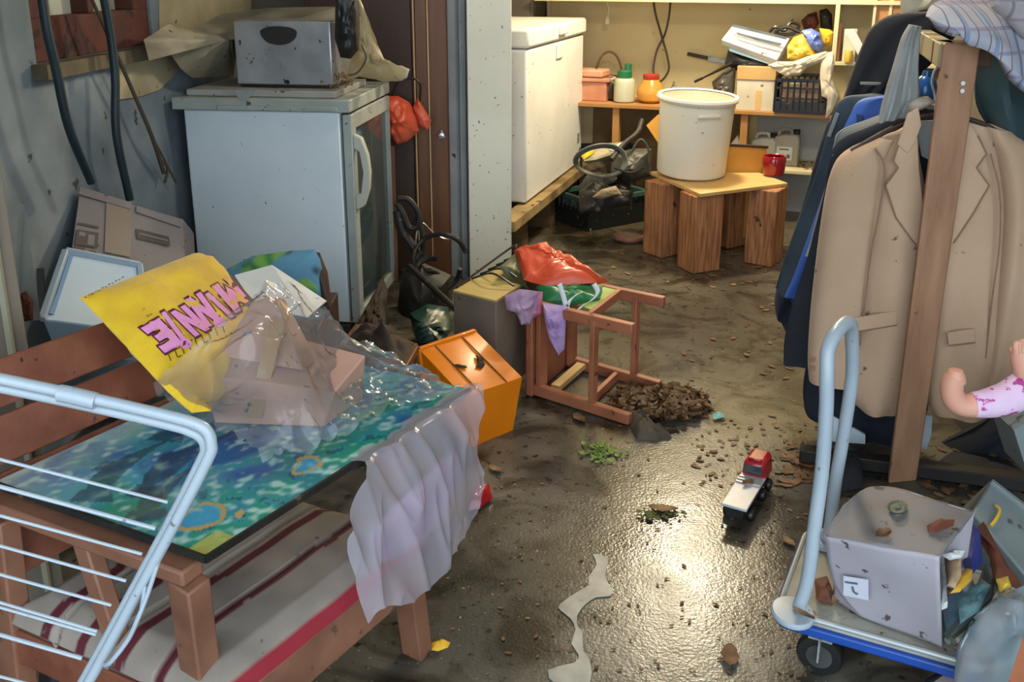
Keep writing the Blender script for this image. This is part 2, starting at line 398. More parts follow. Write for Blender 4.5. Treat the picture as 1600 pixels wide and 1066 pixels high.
# back room, turned about 20 degrees
U = V((.940, -.342, 0)); N_ = V((-.342, -.940, 0)); W0 = V((.35, 6.42, 0))
def W(px, py, v=0): return PL(px, py, W0+N_*v, N_)
def Wp(u, v, z): return W0+U*u+N_*v+V((0, 0, z))
def wbox(mb, u0, u1, v0, v1, z0, z1):
    return mb.hexa([Wp(u0, v0, z0), Wp(u1, v0, z0), Wp(u1, v1, z0), Wp(u0, v1, z0)], [Wp(u0, v0, z1), Wp(u1, v0, z1), Wp(u1, v1, z1), Wp(u0, v1, z1)])
b = MB(); wbox(b, -1.8, 3.2, -.15, 0, 0, 2.5); struct(b, 'wall_back', M_wallB)
b = MB(); b.hexa([(2.35, -.2, 0), (2.5, -.2, 0), (2.5, 6.2, 0), (2.35, 6.2, 0)], [(2.35, -.2, 2.5), (2.5, -.2, 2.5), (2.5, 6.2, 2.5), (2.35, 6.2, 2.5)])
struct(b, 'wall_right', mat('dim_plaster', '#6d675a', '#59544a', 2, .9))
b = MB(); b.hexa([(-1.3, 4.82, 0), (-.02, 4.82, 0), (-.02, 4.92, 0), (-1.3, 4.92, 0)], [(-1.3, 4.82, 2.5), (-.02, 4.82, 2.5), (-.02, 4.92, 2.5), (-1.3, 4.92, 2.5)])
struct(b, 'wall_partition', mat('partition_plaster', '#7a7264', '#6a6356', 2, .9))
b = MB(); b.hexa([(-1.35, 4.92, 0), (-1.2, 4.92, 0), (-1.0, 7.0, 0), (-1.15, 7.0, 0)], [(-1.35, 4.92, 2.5), (-1.2, 4.92, 2.5), (-1.0, 7.0, 2.5), (-1.15, 7.0, 2.5)])
struct(b, 'wall_back_left', M_wallB)
# pillar + jamb
b = MB(); b.box((-.105, 4.60, 1.25), (.205, .24, 2.5)); struct(b, 'trim_1', M_pillar, bevel=.004)
b = MB(); b.box((-.255, 4.66, 1.25), (.095, .2, 2.5)); b.box((-.232, 4.55, 1.25), (.03, .04, 2.5)); struct(b, 'trim_2', M_grey, bevel=.003)
# weathered door leaf at the far left
dr = thing('door_1', (-.93, 1.75, 0), None, None); dr['kind'] = 'structure'
b = MB(); p0 = Z(-60, 500, 0); e = Y(36, 500, 1.9); xl = e.x
b.hexa([(xl-.35, 1.6, 0), (xl, 1.9, 0), (xl-.02, 1.94, 0), (xl-.37, 1.64, 0)], [(xl-.35, 1.6, 2.1), (xl, 1.9, 2.1), (xl-.02, 1.94, 2.1), (xl-.37, 1.64, 2.1)])
b.build('door_panel', mat('faded_door', '#6d675a', '#7a6a58', 3, .75, stretch=(3,3,.7), bump=.2), dr)
b = MB(); b.bar((xl-.02, 1.875, 0), (xl-.02, 1.875, 2.1), .012, .012, (0,1,0)); b.build('door_edge', mat('door_edge_paint', '#8d8872', rough=.6), dr)
# cabinet dark wood behind the fridge
cb_ = thing('tall_cabinet', (-.6, 4.55, 0), 'tall dark brown wooden cabinet between the white fridge and the white post', 'cabinet')
b = MB(); b.box((-.62, 4.63, 1.05), (.64, .30, 2.1)); b.build('body', M_dwood, cb_, bevel=.004)
b = MB(); b.box((-.69, 4.47, 1.06), (.46, .02, 2.0)); b.build('door', M_vdwood, cb_, bevel=.003)
dd = MB(); dd.box((-.415, 4.465, .78), (.055, .03, 1.3)); dp = dd.build('door', M_dwood, cb_, bevel=.004)
b = MB()
for x in (-.447, -.383): b.box((x, 4.447, .78), (.006, .008, 1.28))
b.build('edge_strip', M_pwood, dp)
k0 = Y(690, 205, 4.43); b = MB(); b.tube([k0+V((0,.03,0)), k0], .004); b.lathe([(.004,0),(.014,.003),(.014,.007),(.004,.01)], k0+V((0,-.005,-.02)), 10, Matrix.Rotation(pi/2,3,'X')); b.tube([k0, k0+V((.012,0,-.03))], .005); b.tube([k0, k0+V((-.012,0,-.035))], .005)
b.build('key', M_steel, dp)

# ================================================================== FRIDGE
FD = V((.13, .9915, 0)); FS = V((-.9915, .13, 0)); F0 = Z(547, 505, .1)
FW, FDp, FH = .575, .63, Z(0,0,0).z
FH = Y(540, 163, F0.y).z - .1
def fb_(mb, a, b_, c, d, z0, z1):   # a..b depth from door going left, c..d along width going back
    q = lambda s, t, z: F0+FS*s+FD*t+V((0, 0, z))
    return mb.hexa([q(a,c,z0), q(b_,c,z0), q(b_,d,z0), q(a,d,z0)], [q(a,c,z1), q(b_,c,z1), q(b_,d,z1), q(a,d,z1)])
def Fp(s, t, z): return F0+FS*s+FD*t+V((0, 0, z))
fg = thing('fridge', V((F0.x-.3, F0.y+.3, .0)), 'white glass-door fridge, muddy, standing by the plaster wall with a steel box on top', 'fridge')
b = MB(); fb_(b, .0, FDp, 0, FW, 0, FH-.03); b.build('body', M_fridge, fg, bevel=.008)
b = MB(); fb_(b, -.045, FDp+.035, -.02, FW+.01, FH-.03, FH+.018); fb_(b, 0, FDp-.15, -.028, -.02, FH-.028, FH-.008); b.build('top', M_fridge2, fg, bevel=.006)
b = MB(); w_ = .055
fb_(b, -.045, -.008, 0, w_, 0, FH-.04); fb_(b, -.045, -.008, FW-w_*.5, FW, 0, FH-.04); fb_(b, -.045, -.008, w_, FW-w_*.5, 0, .05); fb_(b, -.045, -.008, w_, FW-w_*.5, FH-.1, FH-.04)
dF = b.build('door', M_fridge2, fg, bevel=.004)
b = MB(); fb_(b, -.03, -.02, w_, FW-w_*.5, .05, FH-.1); b.build('glass', M_glass, dF)
b = MB(); fb_(b, -.006, .0, 0.001, FW, 0, FH-.04); b.build('door_seal', mat('seal_grey', '#6f7675', rough=.7), fg)
b = MB(); zc = FH*.70; hh = .15
b.prism([Fp(-.045, .012, zc+hh), Fp(-.075,.012,zc+hh*.9), Fp(-.098, .012, zc+hh*.45), Fp(-.104,.012,zc), Fp(-.098,.012,zc-hh*.45), Fp(-.075,.012,zc-hh*.9), Fp(-.045,.012,zc-hh), Fp(-.045,.012,zc-hh*.62), Fp(-.066,.012,zc-hh*.55), Fp(-.078,.012,zc), Fp(-.066,.012,zc+hh*.55), Fp(-.045,.012,zc+hh*.62)], FD*.035)
b.build('handle', mat('handle_grey', '#b2b3a4', rough=.45, spots=.03), dF, bevel=.003)
b = MB()
for t in (.03, .5): b.bar(Fp(-.0, t, -.06), Fp(FDp, t, -.06), .09, .11)
tag(b.build('timber_block', M_dirt, label='muddy timber packing under the white fridge', cat='timber'), group=None)
# white lining tab on lid
b = MB(); q=[Y(368,141,F0.y-.03),Y(400,141,F0.y-.03),Y(385,157,F0.y-.03),Y(372,157,F0.y-.03)]; b.prism(q, V((0,.006,0))); b.build('latch_notch', M_grey, fg)

TZ = F0.z+FH+.018
# tray with steel box
tb = MB(); fb_(tb, .02, .62, .02, .45, FH+.019, FH+.045); tag(tb.build('tray', mat('tray_grey', '#a2a099', '#8d8a82', 5, .5, spots=.08, scol='#4b4438'), bevel=.004, label='flat grey tray lying on top of the fridge, under the steel box', cat='tray'))
sb = thing('steel_box', Fp(.35, .3, FH+.05), 'shiny steel box with a dark oval opening on top of the fridge', 'box')
zb = Y(440, 125, F0.y+.18).z; zt_ = Y(440, 32, F0.y+.18).z
a_ = Y(370, 120, F0.y+.16); c_ = Y(520, 120, F0.y+.10)
dirx = (c_-a_); dirx.z = 0; wlen = dirx.length; dirx.normalize(); diry = V((-dirx.y, dirx.x, 0))
def SB(s, t, z): return V((a_.x, a_.y, 0))+dirx*s+diry*t+V((0, 0, z))
TZb = F0.z+FH+.046
b = MB(); b.hexa([SB(0,0,TZb+.012), SB(wlen,0,TZb+.012), SB(wlen,.25,TZb+.012), SB(0,.25,TZb+.012)], [SB(0,0,zt_), SB(wlen,0,zt_), SB(wlen,.25,zt_), SB(0,.25,zt_)]); b.build('body', M_steel, sb, bevel=.006)
b = MB(); b.hexa([SB(.01,.01,TZb), SB(wlen-.01,.01,TZb), SB(wlen-.01,.24,TZb), SB(.01,.24,TZb)], [SB(.01,.01,TZb+.012), SB(wlen-.01,.01,TZb+.012), SB(wlen-.01,.24,TZb+.012), SB(.01,.24,TZb+.012)]); b.build('base', M_black, sb)
b = MB(); zc = Y(441, 50, F0.y+.13).z
b.prism([SB(wlen*.47+.075*cos(a)*(1 if sin(a) < 0 else 1), -.003, zc+(.022 if sin(a) > 0 else .05)*sin(a)) for a in [2*pi*i/28 for i in range(28)]], diry*.006)
b.build('opening', mat('opening_dark', '#2d2a2a', rough=.3), sb)
b = MB(); b.lathe([(.004,-.02),(.014,-.016),(.014,.0),(.008,.004)], SB(0,.06,TZb+.045), 12, Matrix.Rotation(-pi/2,3,'Y')); b.build('knob', M_black, sb)

# dust sheet crumpled behind/over steel box
y0 = 4.14
b = MB(); b.puff([Y(232,95,3.42),Y(225,62,3.42),Y(262,38,3.6),Y(300,48,3.8),Y(345,22,y0),Y(420,12,y0),Y(530,10,y0),Y(540,35,y0),Y(520,60,y0),Y(372,60,y0),Y(366,118,y0),Y(300,122,3.8),Y(283,108,3.68),Y(262,78,3.58)], (0,-1,0), .03, .02, 9, .035, 9)
tag(b.build('dust_sheet', mat('dusty_sheet', '#8f8872', '#6d6754', 5, .6, bump=.4, spots=.04), ang=60, label='crumpled beige dust sheet behind the steel box on the fridge', cat='sheet'))
b = MB(); y1 = 3.85
b.puff([Y(560,-10,y1),Y(575,30,y1),Y(590,70,y1),Y(602,96,y1),Y(632,108,y1),Y(628,126,y1),Y(600,126,y1),Y(560,120,y1),Y(540,128,y1),Y(548,95,y1),Y(556,60,y1),Y(548,10,y1)], (0,-1,0), .035, .02, 9, .03, 12)
tag(b.build('plastic_bag', M_dust, ang=60, label='pale torn plastic bag hanging beside the black bag on the fridge', cat='bag'))
b = MB(); y1 = 3.78
b.puff([Y(524,-25,y1),Y(545,-30,y1),Y(560,-10,y1),Y(562,40,y1),Y(560,78,y1),Y(548,92,y1),Y(532,90,y1),Y(523,60,y1)], (0,-1,0), .05, .04, 8, .012, 20)
tag(b.build('black_bag', M_black, label='black bag standing upright at the right end of the fridge top', cat='bag'))
b = MB(); b.tube([Y(566,70,3.74),Y(572,90,3.73),Y(560,112,3.73),Y(545,118,3.73)], .004, 6); tag(b.build('cable', M_cable, label='short black cable curling off the fridge top', cat='cable'))
random.seed(3); b = MB()
for i in range(34):
    p = Fp(random.uniform(-.02,.10), random.uniform(.05,.3), FH+.03+random.uniform(0,.07)); d = V((random.uniform(-1,1),random.uniform(-1,1),random.uniform(-.3,.6))).normalized()*random.uniform(.02,.06)
    b.tube([p-d/2, p+V((random.uniform(-.01,.01),0,.01)), p+d/2], .003, 5, k=2)
tag(b.build('dry_twigs', M_leaf2, label='tangle of dry twigs and scraps at the right edge of the fridge top', cat='twigs', kind='stuff'))
b = MB(); b.puff([Y(588,96,4.1),Y(600,100,4.1),Y(640,108,4.1),Y(636,122,4.1),Y(610,128,4.1),Y(590,126,4.1)], (0,-.7,.7), .03, .02, 6, .02, 30)
tag(b.build('lace_scrap', mat('lace_white','#cfcab4', '#9d987f', 20, .8), label='small crumpled whitish scrap beside the fridge top', cat='scrap'))

# orange bag hanging right of the fridge
ob = thing('orange_bag', Y(635, 222, 4.35), 'small orange-red bag hanging against the dark cabinet right of the fridge', 'bag')
yy = 4.33
b = MB(); b.puff([Y(602,150,yy),Y(622,150,yy),Y(640,160,yy),Y(652,182,yy),Y(655,205,yy),Y(635,222,yy),Y(620,226,yy),Y(606,212,yy),Y(598,185,yy)], (0,-1,0), .07, .03, 9, .022, 14); b.build('body', M_bagred, ob, ang=50)
b = MB(); b.puff([Y(652,152,yy),Y(662,168,yy),Y(674,188,yy),Y(668,204,yy),Y(656,198,yy),Y(645,168,yy)], (0,-1,0), .04, .02, 6, .015, 16); b.build('flap', M_bagred, ob, ang=50)
b = MB(); b.tube([Y(612,155,yy),Y(622,128,yy),Y(640,122,yy),Y(656,130,yy),Y(656,158,yy)], .006, 6); b.build('strap', M_black, ob)

# leaning brown board right of fridge
b = MB(); b.prism([Y(604,228,4.32),Y(616,228,4.32),Y(622,440,4.2),Y(606,440,4.2)], V((0,.03,0))); 
tag(b.build('wood_board', M_dwood, label='narrow brown board standing upright against the fridge glass door', cat='board'))

# black clutter: cart frame, cables
cl = thing('vacuum_cleaner', Z(660, 530, 0), 'dusty black vacuum cleaner with coiled hose between fridge and white post', 'vacuum cleaner')
yy = 4.1
b = MB(); b.tube([Y(622,310,yy),Y(638,312,yy),Y(652,330,yy),Y(655,352,yy),Y(640,356,yy),Y(630,335,yy),Y(620,318,yy)], .014, 8); b.tube([Y(620,330,yy),Y(628,360,yy),Y(650,395,yy),Y(662,430,yy)], .02, 8); b.tube([Y(655,345,yy),Y(662,375,yy),Y(660,400,yy)], .012, 8)
b.build('handle', M_blackd, cl)
b = MB()
for i, (cx, cy, r) in enumerate(((682,420,46),(676,432,38),(688,405,52),(668,445,30))):
    b.tube([Y(cx+r*cos(t)*.8, cy+r*sin(t)*.75, yy-.04+.02*sin(3*t+i)) for t in [x*.5+i for x in range(9)]], .011, 8)
b.build('hose', M_blackd, cl)
b = MB(); b.puff([Y(628,420,yy),Y(660,410,yy),Y(705,430,yy),Y(708,490,yy),Y(690,540,yy-.1),Y(640,545,yy-.1),Y(620,490,yy)], (0,-1,.2), .12, .1, 8, .02, 12); b.build('body', M_blackd, cl)
b = MB(); b.tube([Y(640,520,4.0),Y(646,420,4.15),Y(655,350,4.2),Y(680,366,4.2),Y(700,374,4.2),Y(716,368,4.2)], .004, 6); b.tube([Y(700,374,4.2),Y(712,362,4.2)], .004,6)
tag(b.build('bent_wire', M_steel, label='thin bent metal wire sticking out beside the white post', cat='wire'))
b = MB(); b.tube([Y(640,416,3.9),Y(738,508,3.45)], .013, 10); tag(b.build('broom_pole', M_black, label='black metal pole leaning diagonally behind the orange crate', cat='pole'))
b = MB(); b.puff([Z(645,520,.05),Y(640,490,3.75),Y(668,475,3.8),Y(700,480,3.8),Y(708,515,3.7),Y(690,535,3.6),Y(655,540,3.6)], (0,-1,.3), .08, .05, 8, .03, 12)
tag(b.build('dark_bag', mat('dark_green_bag', '#17332a', '#1f4236', 7, .35), label='dark green plastic bag on the floor behind the orange crate', cat='bag'))

# soil planter next to the fridge
pl = thing('soil_planter', Z(620, 590, 0), 'dark planter box filled with wet soil beside the orange crate', 'planter')
c1 = Z(535,545,.30); c2 = Z(560,512,.30); c3 = Z(650,545,.30); c4 = Z(655,600,.30); c4 = c1+c3-c2
b = MB(); b.hexa([p*1-V((0,0,.27)) for p in (c1,c4,c3,c2)], [V(p) for p in (c1,c4,c3,c2)]); b.build('box', M_vdwood, pl)
b = MB(); cc = (c1+c3)/2
for p, q in ((c1,c2),(c2,c3),(c3,c4),(c4,c1)): b.bar(p, q, .02, .03)
b.build('rim', M_dwood, pl, bevel=.004)
b = MB(); b.grid(lambda i, j: c1.lerp(c2, j).lerp(c4.lerp(c3, j), i)+V((0,0,.01+.07*sin(pi*i)*sin(pi*j)*(1+.8*nz((i*4,j*4,0),1,2)))), 26, 26); b.build('soil', M_dirt, pl, label='heaped wet soil')

# hoses and twig on the left wall
b = MB(); b.tube([LW(62,-40,.12),LW(72,40,.12),LW(88,110,.12),LW(108,200,.12),LW(143,285,.12)], .014, 10)
tag(b.build('hose', M_hose, label='dark green hose hanging on the left wall, nearer the window corner', cat='hose'))
b = MB(); b.tube([LW(155,-40,.1),LW(172,50,.1),LW(180,120,.1),LW(182,210,.1),LW(203,312,.1)], .014, 10)
tag(b.build('hose', M_hose, label='dark green hose hanging on the left wall, nearer the fridge', cat='hose'))
b = MB(); b.tube([LW(130,-30,.05),LW(180,80,.07),LW(215,160,.07),LW(238,215,.07),LW(256,270,.04)], [.006,.009], 6)
b.tube([LW(235,210,.07),LW(252,240,.05),LW(275,285,.04)], .004, 5); b.tube([LW(250,250,.05),LW(262,262,.05),LW(258,285,.05)], .006, 5)
tag(b.build('dry_vine', mat('vine', '#4b4030', rough=.9), label='thin dry vine hanging down the plaster between the hoses and the fridge', cat='vine'))
b = MB(); b.prism([LW(185,98,.012),LW(270,80,.012),LW(284,105,.012),LW(250,140,.012),LW(222,150,.012),LW(185,156,.012)], -LN*.012)
tag(b.build('plaster_patch', M_creamp, label='cream painted patch of board below the window at its right', cat='board'))

b = MB(); b.puff([Z(556,548,.02),Y(560,500,3.62),Y(580,470,3.75),Y(598,430,4.0),Y(606,455,3.9),Y(603,500,3.7),Z(600,545,.02)], (0,-1,.3), .05, .04, 8, .04, 22)
tag(b.build('bark_heap', M_dirt, ang=60, label='heap of muddy bark and debris at the foot of the fridge door', cat='debris', kind='stuff'))

b = MB(); b.prism([LW(250,-40,.006),LW(420,-60,.006),LW(420,60,.006),LW(330,100,.006),LW(285,104,.006),LW(250,76,.006)], -LN*.004)
tag(b.build('paint_patch', M_creamp, label='cream painted stretch of wall above the fridge, behind the dust sheet', cat='paint'))
# ================================================================== CHAIR with board
ZB = .62
P0 = Z(322, 878, ZB); P1 = Z(735, 612, ZB)
dW = (P1-P0).normalized()                       # along the chair width
dD = V((-.89, .45, 0)).normalized()             # from front to back
A0 = Z(292, 884, .6)
A0 = V((A0.x, A0.y, 0)); CWd = .50; CDp = .46
def Cp(s, t, z): return A0+dW*s+dD*t+V((0, 0, z))   # s along width, t to back
ch = thing('garden_chair', Cp(.25, .23, 0), 'brown slatted wooden garden armchair carrying the blue-green picture board', 'chair')
ftz = .565
nb = Z(345, 1280, 0); fbm = Z(652, 1018, 0)
b = MB(); b.bar(Cp(.0, .0, ftz+.01), nb, .05, .045, dW); b.build('leg', M_leg, ch, bevel=.004)
b = MB(); b.bar(Cp(CWd, .0, ftz+.01), fbm, .055, .045, dW); b.build('leg', M_leg, ch, bevel=.004)
for s in (0, CWd):
    b = MB(); b.bar(Cp(s, CDp-.01, ftz), Cp(s, CDp+.03, 0), .065, .04, dW); b.build('leg', M_leg, ch, bevel=.004)
for s in (0, CWd):
    b = MB(); b.bar(Cp(s, -.012, ftz+.025), Cp(s, CDp+.05, ftz+.025), .045, .028); b.build('armrest', M_leg, ch, bevel=.005)
for s in (0.0, CWd):
    b = MB(); b.bar(Cp(s, -.01, .30), Cp(s, CDp, .30), .03, .075); b.build('side_rail', M_chair, ch, bevel=.004)
b = MB(); b.bar(Cp(-.02, -.04, .31), Cp(CWd+.02, -.04, .31), .03, .09); b.build('front_rail', M_leg, ch, bevel=.004)
b = MB(); b.bar(Cp(.02, .26, ftz), Cp(.02, .20, .33), .04, .03, dW); b.build('brace', M_leg, ch, bevel=.004)
b = MB()
for k in range(6): b.bar(Cp(0, .04+k*.075, .345), Cp(CWd, .04+k*.075, .345), .055, .018)
b.build('seat', M_chair, ch, bevel=.003)
lean = V((dD.x*.14, dD.y*.14, .40))            # back leans outward
for s in (0.0, CWd+.06):
    b = MB(); b.bar(Cp(s, CDp+.03, .33), Cp(s, CDp+.03, .33)+lean*1.15, .045, .035, dW); b.build('back_post', M_chair, ch, bevel=.004)
bk = MB()
for k in range(4):
    c = Cp(-.06, CDp+.005, .47)+lean*(k*.235)
    q = Cp(CWd+.08, CDp+.005, .47)+lean*(k*.235)
    bk.bar(c-dW*.02, q+dW*.02, .018, .086, lean)
bk.build('backrest', M_chair, ch, bevel=.003)

# seat cushion, striped
cu = MB()
def cuz(i, j):
    e = min(i, 1-i, j, 1-j); base = .355+.048*min(1, e*10)**.5
    return base - .012*max(0, 1-abs((j*4) % 1-.5)*9 if False else 0) - .010*(1 if min(abs(j-.27), abs(j-.5), abs(j-.75)) < .012 else 0)
cu.grid(lambda i, j: Cp(-.02+i*(CWd+.05), -.055+j*.50, cuz(i, j)+.006*nz((i*5, j*5, 1), 1)), 70, 90)
cu.grid(lambda i, j: Cp(-.02+i*(CWd+.05), -.055+j*.50, .352), 4, 4)
o0 = Cp(0, 0, 0)
pW = V((-dW.y, dW.x, 0))
def ccol(p):
    q = p-o0; t = q.dot(pW)/dD.dot(pW); s = q.dot(dW)
    a = (t-.0); wob = .006*nz((s*9, 0, 0), 1)
    if t < -.041: return srgb('#8e1f2c')
    for c_ in (.075, .165, .255, .345):
        if abs(a+wob-c_) < .011: return srgb('#54151c')
    k = .9+.25*nz(p, 18); c = srgb('#94877a'); return (c[0]*k, c[1]*k, c[2]*k, 1)
co = cu.build('seat_cushion', M_cushion, cols=ccol, label='cream cushion with dark red stripes on the seat of the garden armchair', cat='cushion')

# picture board
EX = CDp+.035
def Bp(i, j, z=0): return P0+dW*((P1-P0).length*i)+dD*(EX*j)+V((0, 0, z))
def bcol(p):
    q = p-P0; pW = V((-dW.y, dW.x, 0)); v_ = q.dot(pW)/dD.dot(pW); u = (q-dD*v_).dot(dW)/(P1-P0).length; v_ /= EX
    wx = nz((u*5, v_*5, 11), 1)*.12; wy = nz((u*5, v_*5, 17), 1)*.12; U_, V_ = u+wx, v_+wy
    t = nz((U_*3, V_*2.4, 0), 1); g = nz((U_*8, V_*8, 4), 1); g2 = nz((u*17+wx*9, v_*15+wy*9, 9), 1); g3 = nz((u*40, v_*34, 2), 1)
    def mx(a, b_, f): f = max(0, min(1, f)); return tuple(a[i]*(1-f)+b_[i]*f for i in range(3))
    deep = srgb('#235e96')[:3]; sea = srgb('#46a0b8')[:3]; gr = srgb('#1f8a72')[:3]; pale = srgb('#a8cdc4')[:3]; wh = srgb('#b3bfb6')[:3]
    c = mx(deep, sea, .5+g*1.2+t)
    reef = max(0, .42-v_)*2.2+max(0, .3-u)*1.5
    c = mx(c, gr, (reef*.9+g*1.2)*(1 if g2 > -.3 else .5)); c = mx(c, pale, (g3*1.3+g2*1.3-.25+reef*.25)*1.2)
    if g2 < -.34 and g3 < .1: c = mx(c, srgb('#123c46')[:3], .7*min(1, reef+.4))
    c = mx(c, wh, max(0, (v_-.8)*3.2)*(.7+g)+max(0, .35-u)*max(0, v_-.55)*3)
    for (du, dv, a, L, th) in ((.20,.72,.35,.15,.036),(.30,.58,.2,.17,.04),(.16,.45,.5,.12,.03),(.47,.8,.2,.10,.03)):
        x = (u-du)*cos(a)+(v_-dv)*sin(a); y = -(u-du)*sin(a)+(v_-dv)*cos(a); y += x*x*2
        if (x/L)**2+(y/(th*(1.15-x/L*.6)))**2 < 1 or (abs(x+L*1.05) < .03 and abs(y) < .06+.4*(-(x+L*1.05))) or (abs(x) < .025 and -.02 < y < .075): c = mx(srgb('#24384c')[:3], c, .25+.5*max(0,g2)+.15*g)
    for (du, dv, r) in ((.13,.20,.055),(.42,.14,.04)):
        rr = sqrt(((u-du)*1.3)**2+(v_-dv)**2)*(1+.5*g+.5*g2)
        if rr < r*1.3: c = mx(srgb('#3a9ac0')[:3], c, .2+g3*.5)
        if r*.95 < rr < r*1.3: c = srgb('#b59a58')[:3]
    if u < .09 and v_ < .09: c = mx(c, srgb('#b8b040')[:3], .7)
    return (c[0], c[1], c[2], 1)
b = MB(); b.grid(lambda i, j: Bp(i, j, .006), 170, 130)
pb = thing('picture_board', Bp(.5, .5, 0), 'blue-green sea picture board lying flat on the garden chair armrests', 'board')
b.build('picture', M_board, pb, cols=bcol, smooth=False)
b = MB(); b.hexa([Bp(0,0,-.004),Bp(1,0,-.004),Bp(1,1,-.004),Bp(0,1,-.004)], [Bp(0,0,.005),Bp(1,0,.005),Bp(1,1,.005),Bp(0,1,.005)]); b.build('backing', mat('board_back', '#3a332c', rough=.7), pb, bevel=.001)
b = MB(); 
for p, q in ((Bp(0,0,.004),Bp(1,0,.004)),(Bp(0,0,.004),Bp(0,1,.004))): b.bar(p, q, .006, .012)
b.build('edge_strip', M_black, pb)

# yellow cushion bag, leaning on the backrest, text on it
ya = [(125,465),(215,430),(302,396),(330,402),(352,425),(372,455),(392,482),(402,520),(385,560),(360,600),(330,642),(300,645),(262,612),(225,572),(185,528)]
yn = (dD*-.55+V((0,0,.9))).normalized()
yc = Cp(.30, CDp-.03, .80)
ypts = [PL(x, y, yc, yn) for x, y in ya]
ymb = MB(); ymb.puff(ypts, yn, .045, .035, 16, .006, 22, ex=2.6, sub=5)
yo = thing('yellow_cushion', sum(ypts, V())/len(ypts)-yn*.0, 'bright yellow cushion with pink lettering leaning on the wooden chair back', 'cushion')
ymb.build('cushion_body', M_yellow, yo)
yb = ymb.bvh()
def decal(me_pts, faces, bv, eps, name, m, parent, n):
    vs = []
    for px, py in me_pts:
        d = ray(px, py); h = bv.ray_cast(C0, d.normalized())
        if h[0] is None: h = (PL(px, py, yc, yn),)
        vs.append(V(h[0])-d.normalized()*eps)
    mb = MB(); mb.add(vs, faces); return mb.build(name, m, parent, smooth=False)
# block letters, upside down on the cushion: each is a jagged polygon in a unit cell
LET = {'M': [(0,0),(.30,0),(.30,.45),(.5,.15),(.70,.45),(.70,0),(1,0),(1,1),(.72,1),(.5,.6),(.28,1),(0,1)],
       'I': [(.25,0),(.75,0),(.75,1),(.25,1)],
       'N': [(0,0),(.32,0),(.32,.5),(.68,0),(1,0),(1,1),(.68,1),(.68,.5),(.32,1),(0,1)],
       'E': [(0,0),(1,0),(.95,.26),(.36,.24),(.36,.4),(.8,.4),(.78,.62),(.36,.62),(.36,.76),(1,.74),(1,1),(0,1)]}
from mathutils.geometry import tessellate_polygon
def letter(chh, o, ex, ey, grow=0):
    pts = LET[chh]; cx = sum(p[0] for p in pts)/len(pts); cy = sum(p[1] for p in pts)/len(pts)
    P = []
    n = len(pts)
    area = sum(pts[i][0]*pts[(i+1)%n][1]-pts[(i+1)%n][0]*pts[i][1] for i in range(n)); sg = 1 if area > 0 else -1
    for i in range(n):
        a, p, c = V(pts[i-1]), V(pts[i]), V(pts[(i+1)%n])
        d1 = (p-a).normalized(); d2 = (c-p).normalized(); n1 = V((d1.y, -d1.x))*sg; n2 = V((d2.y, -d2.x))*sg
        m = (n1+n2); m = m.normalized()/max(.5, m.normalized().dot(n1)) if m.length > .1 else n1
        P.append(p+m*grow)
    # subdivide outline
    Q = []
    for i in range(n):
        for k in range(3): Q.append(P[i].lerp(P[(i+1)%n], k/3))
    tri = tessellate_polygon([[V((q.x, q.y, 0)) for q in Q]])
    return [(o[0]+ex[0]*q.x+ey[0]*q.y, o[1]+ex[1]*q.x+ey[1]*q.y) for q in Q], [tuple(t) for t in tri]
# word runs from right (M) to left (E), upside down; baseline points up-right
w2 = []
ux, uy = -146/5.6, 80/5.6; o_ = [361, 433]
for chh, wd, jt in (('M',1.25,0),('I',.55,4),('N',1.0,-3),('N',1.0,3),('I',.55,-3),('E',1.25,2)):
    o2 = (o_[0]+.3*jt, o_[1]+jt)
    w2.append((chh, o2, (ux*wd*.88, uy*wd*.88), (36+jt, 41-jt)))
    o_[0] += ux*wd; o_[1] += uy*wd
for gr_, m_, e_, nm in ((.075, M_plum, .0022, 'letter_outline'), (0, M_pink, .0036, 'lettering')):
    vs = []; fs = []
    for chh, o, ex, ey in w2:
        # flip so that the top of the letter points down
        p, t = letter(chh, o, ex, ey, gr_); k = len(vs); vs += p; fs += [tuple(i+k for i in f) for f in t]
    decal(vs, fs, yb, e_, nm, m_, yo, yn)
# second line of small upside-down print, and the tiny line near the far corner
def strokes(segs, wd, nm, m_, eps=.002):
    vs = []; fs = []
    for (x0, y0, x1, y1) in segs:
        dx, dy = x1-x0, y1-y0; L_ = max(1e-3, sqrt(dx*dx+dy*dy)); nx, ny = -dy/L_*wd/2, dx/L_*wd/2
        k = len(vs); vs += [(x0+nx, y0+ny),(x1+nx, y1+ny),(x1-nx, y1-ny),(x0-nx, y0-ny)]; fs.append((k,k+1,k+2,k+3))
    return decal(vs, fs, yb, eps, nm, m_, yo, yn)
M_ink = mat('dark_ink', '#4a3518', rough=.7)
seg = []
for i in range(9):
    x = 262+i*10.5; y = 560-i*5.6
    seg.append((x, y-9, x+5, y+4))
    if i % 3 == 0: seg.append((x, y-9, x+7, y-12))
    if i % 4 == 1: seg.append((x+5, y+4, x+11, y+1))
strokes(seg, 1.6, 'small_print', M_ink)
seg = []
for i in range(12):
    x = 132+i*5.3; y = 465-i*2.75; seg.append((x, y, x+3.2, y-2.6 if i % 2 else y-.4))
strokes(seg, 1.5, 'small_print', M_ink)
for (cx, cy, r) in ((290,537,10),(343,503,10)):
    vs = []; fs = []; k = 0; vs += [(cx+r*cos(2*pi*i/14), cy+r*.8*sin(2*pi*i/14)) for i in range(14)]; fs.append(tuple(range(k, k+14)))
    decal(vs, fs, yb, .0026, 'print_dot', M_pink, yo, yn)

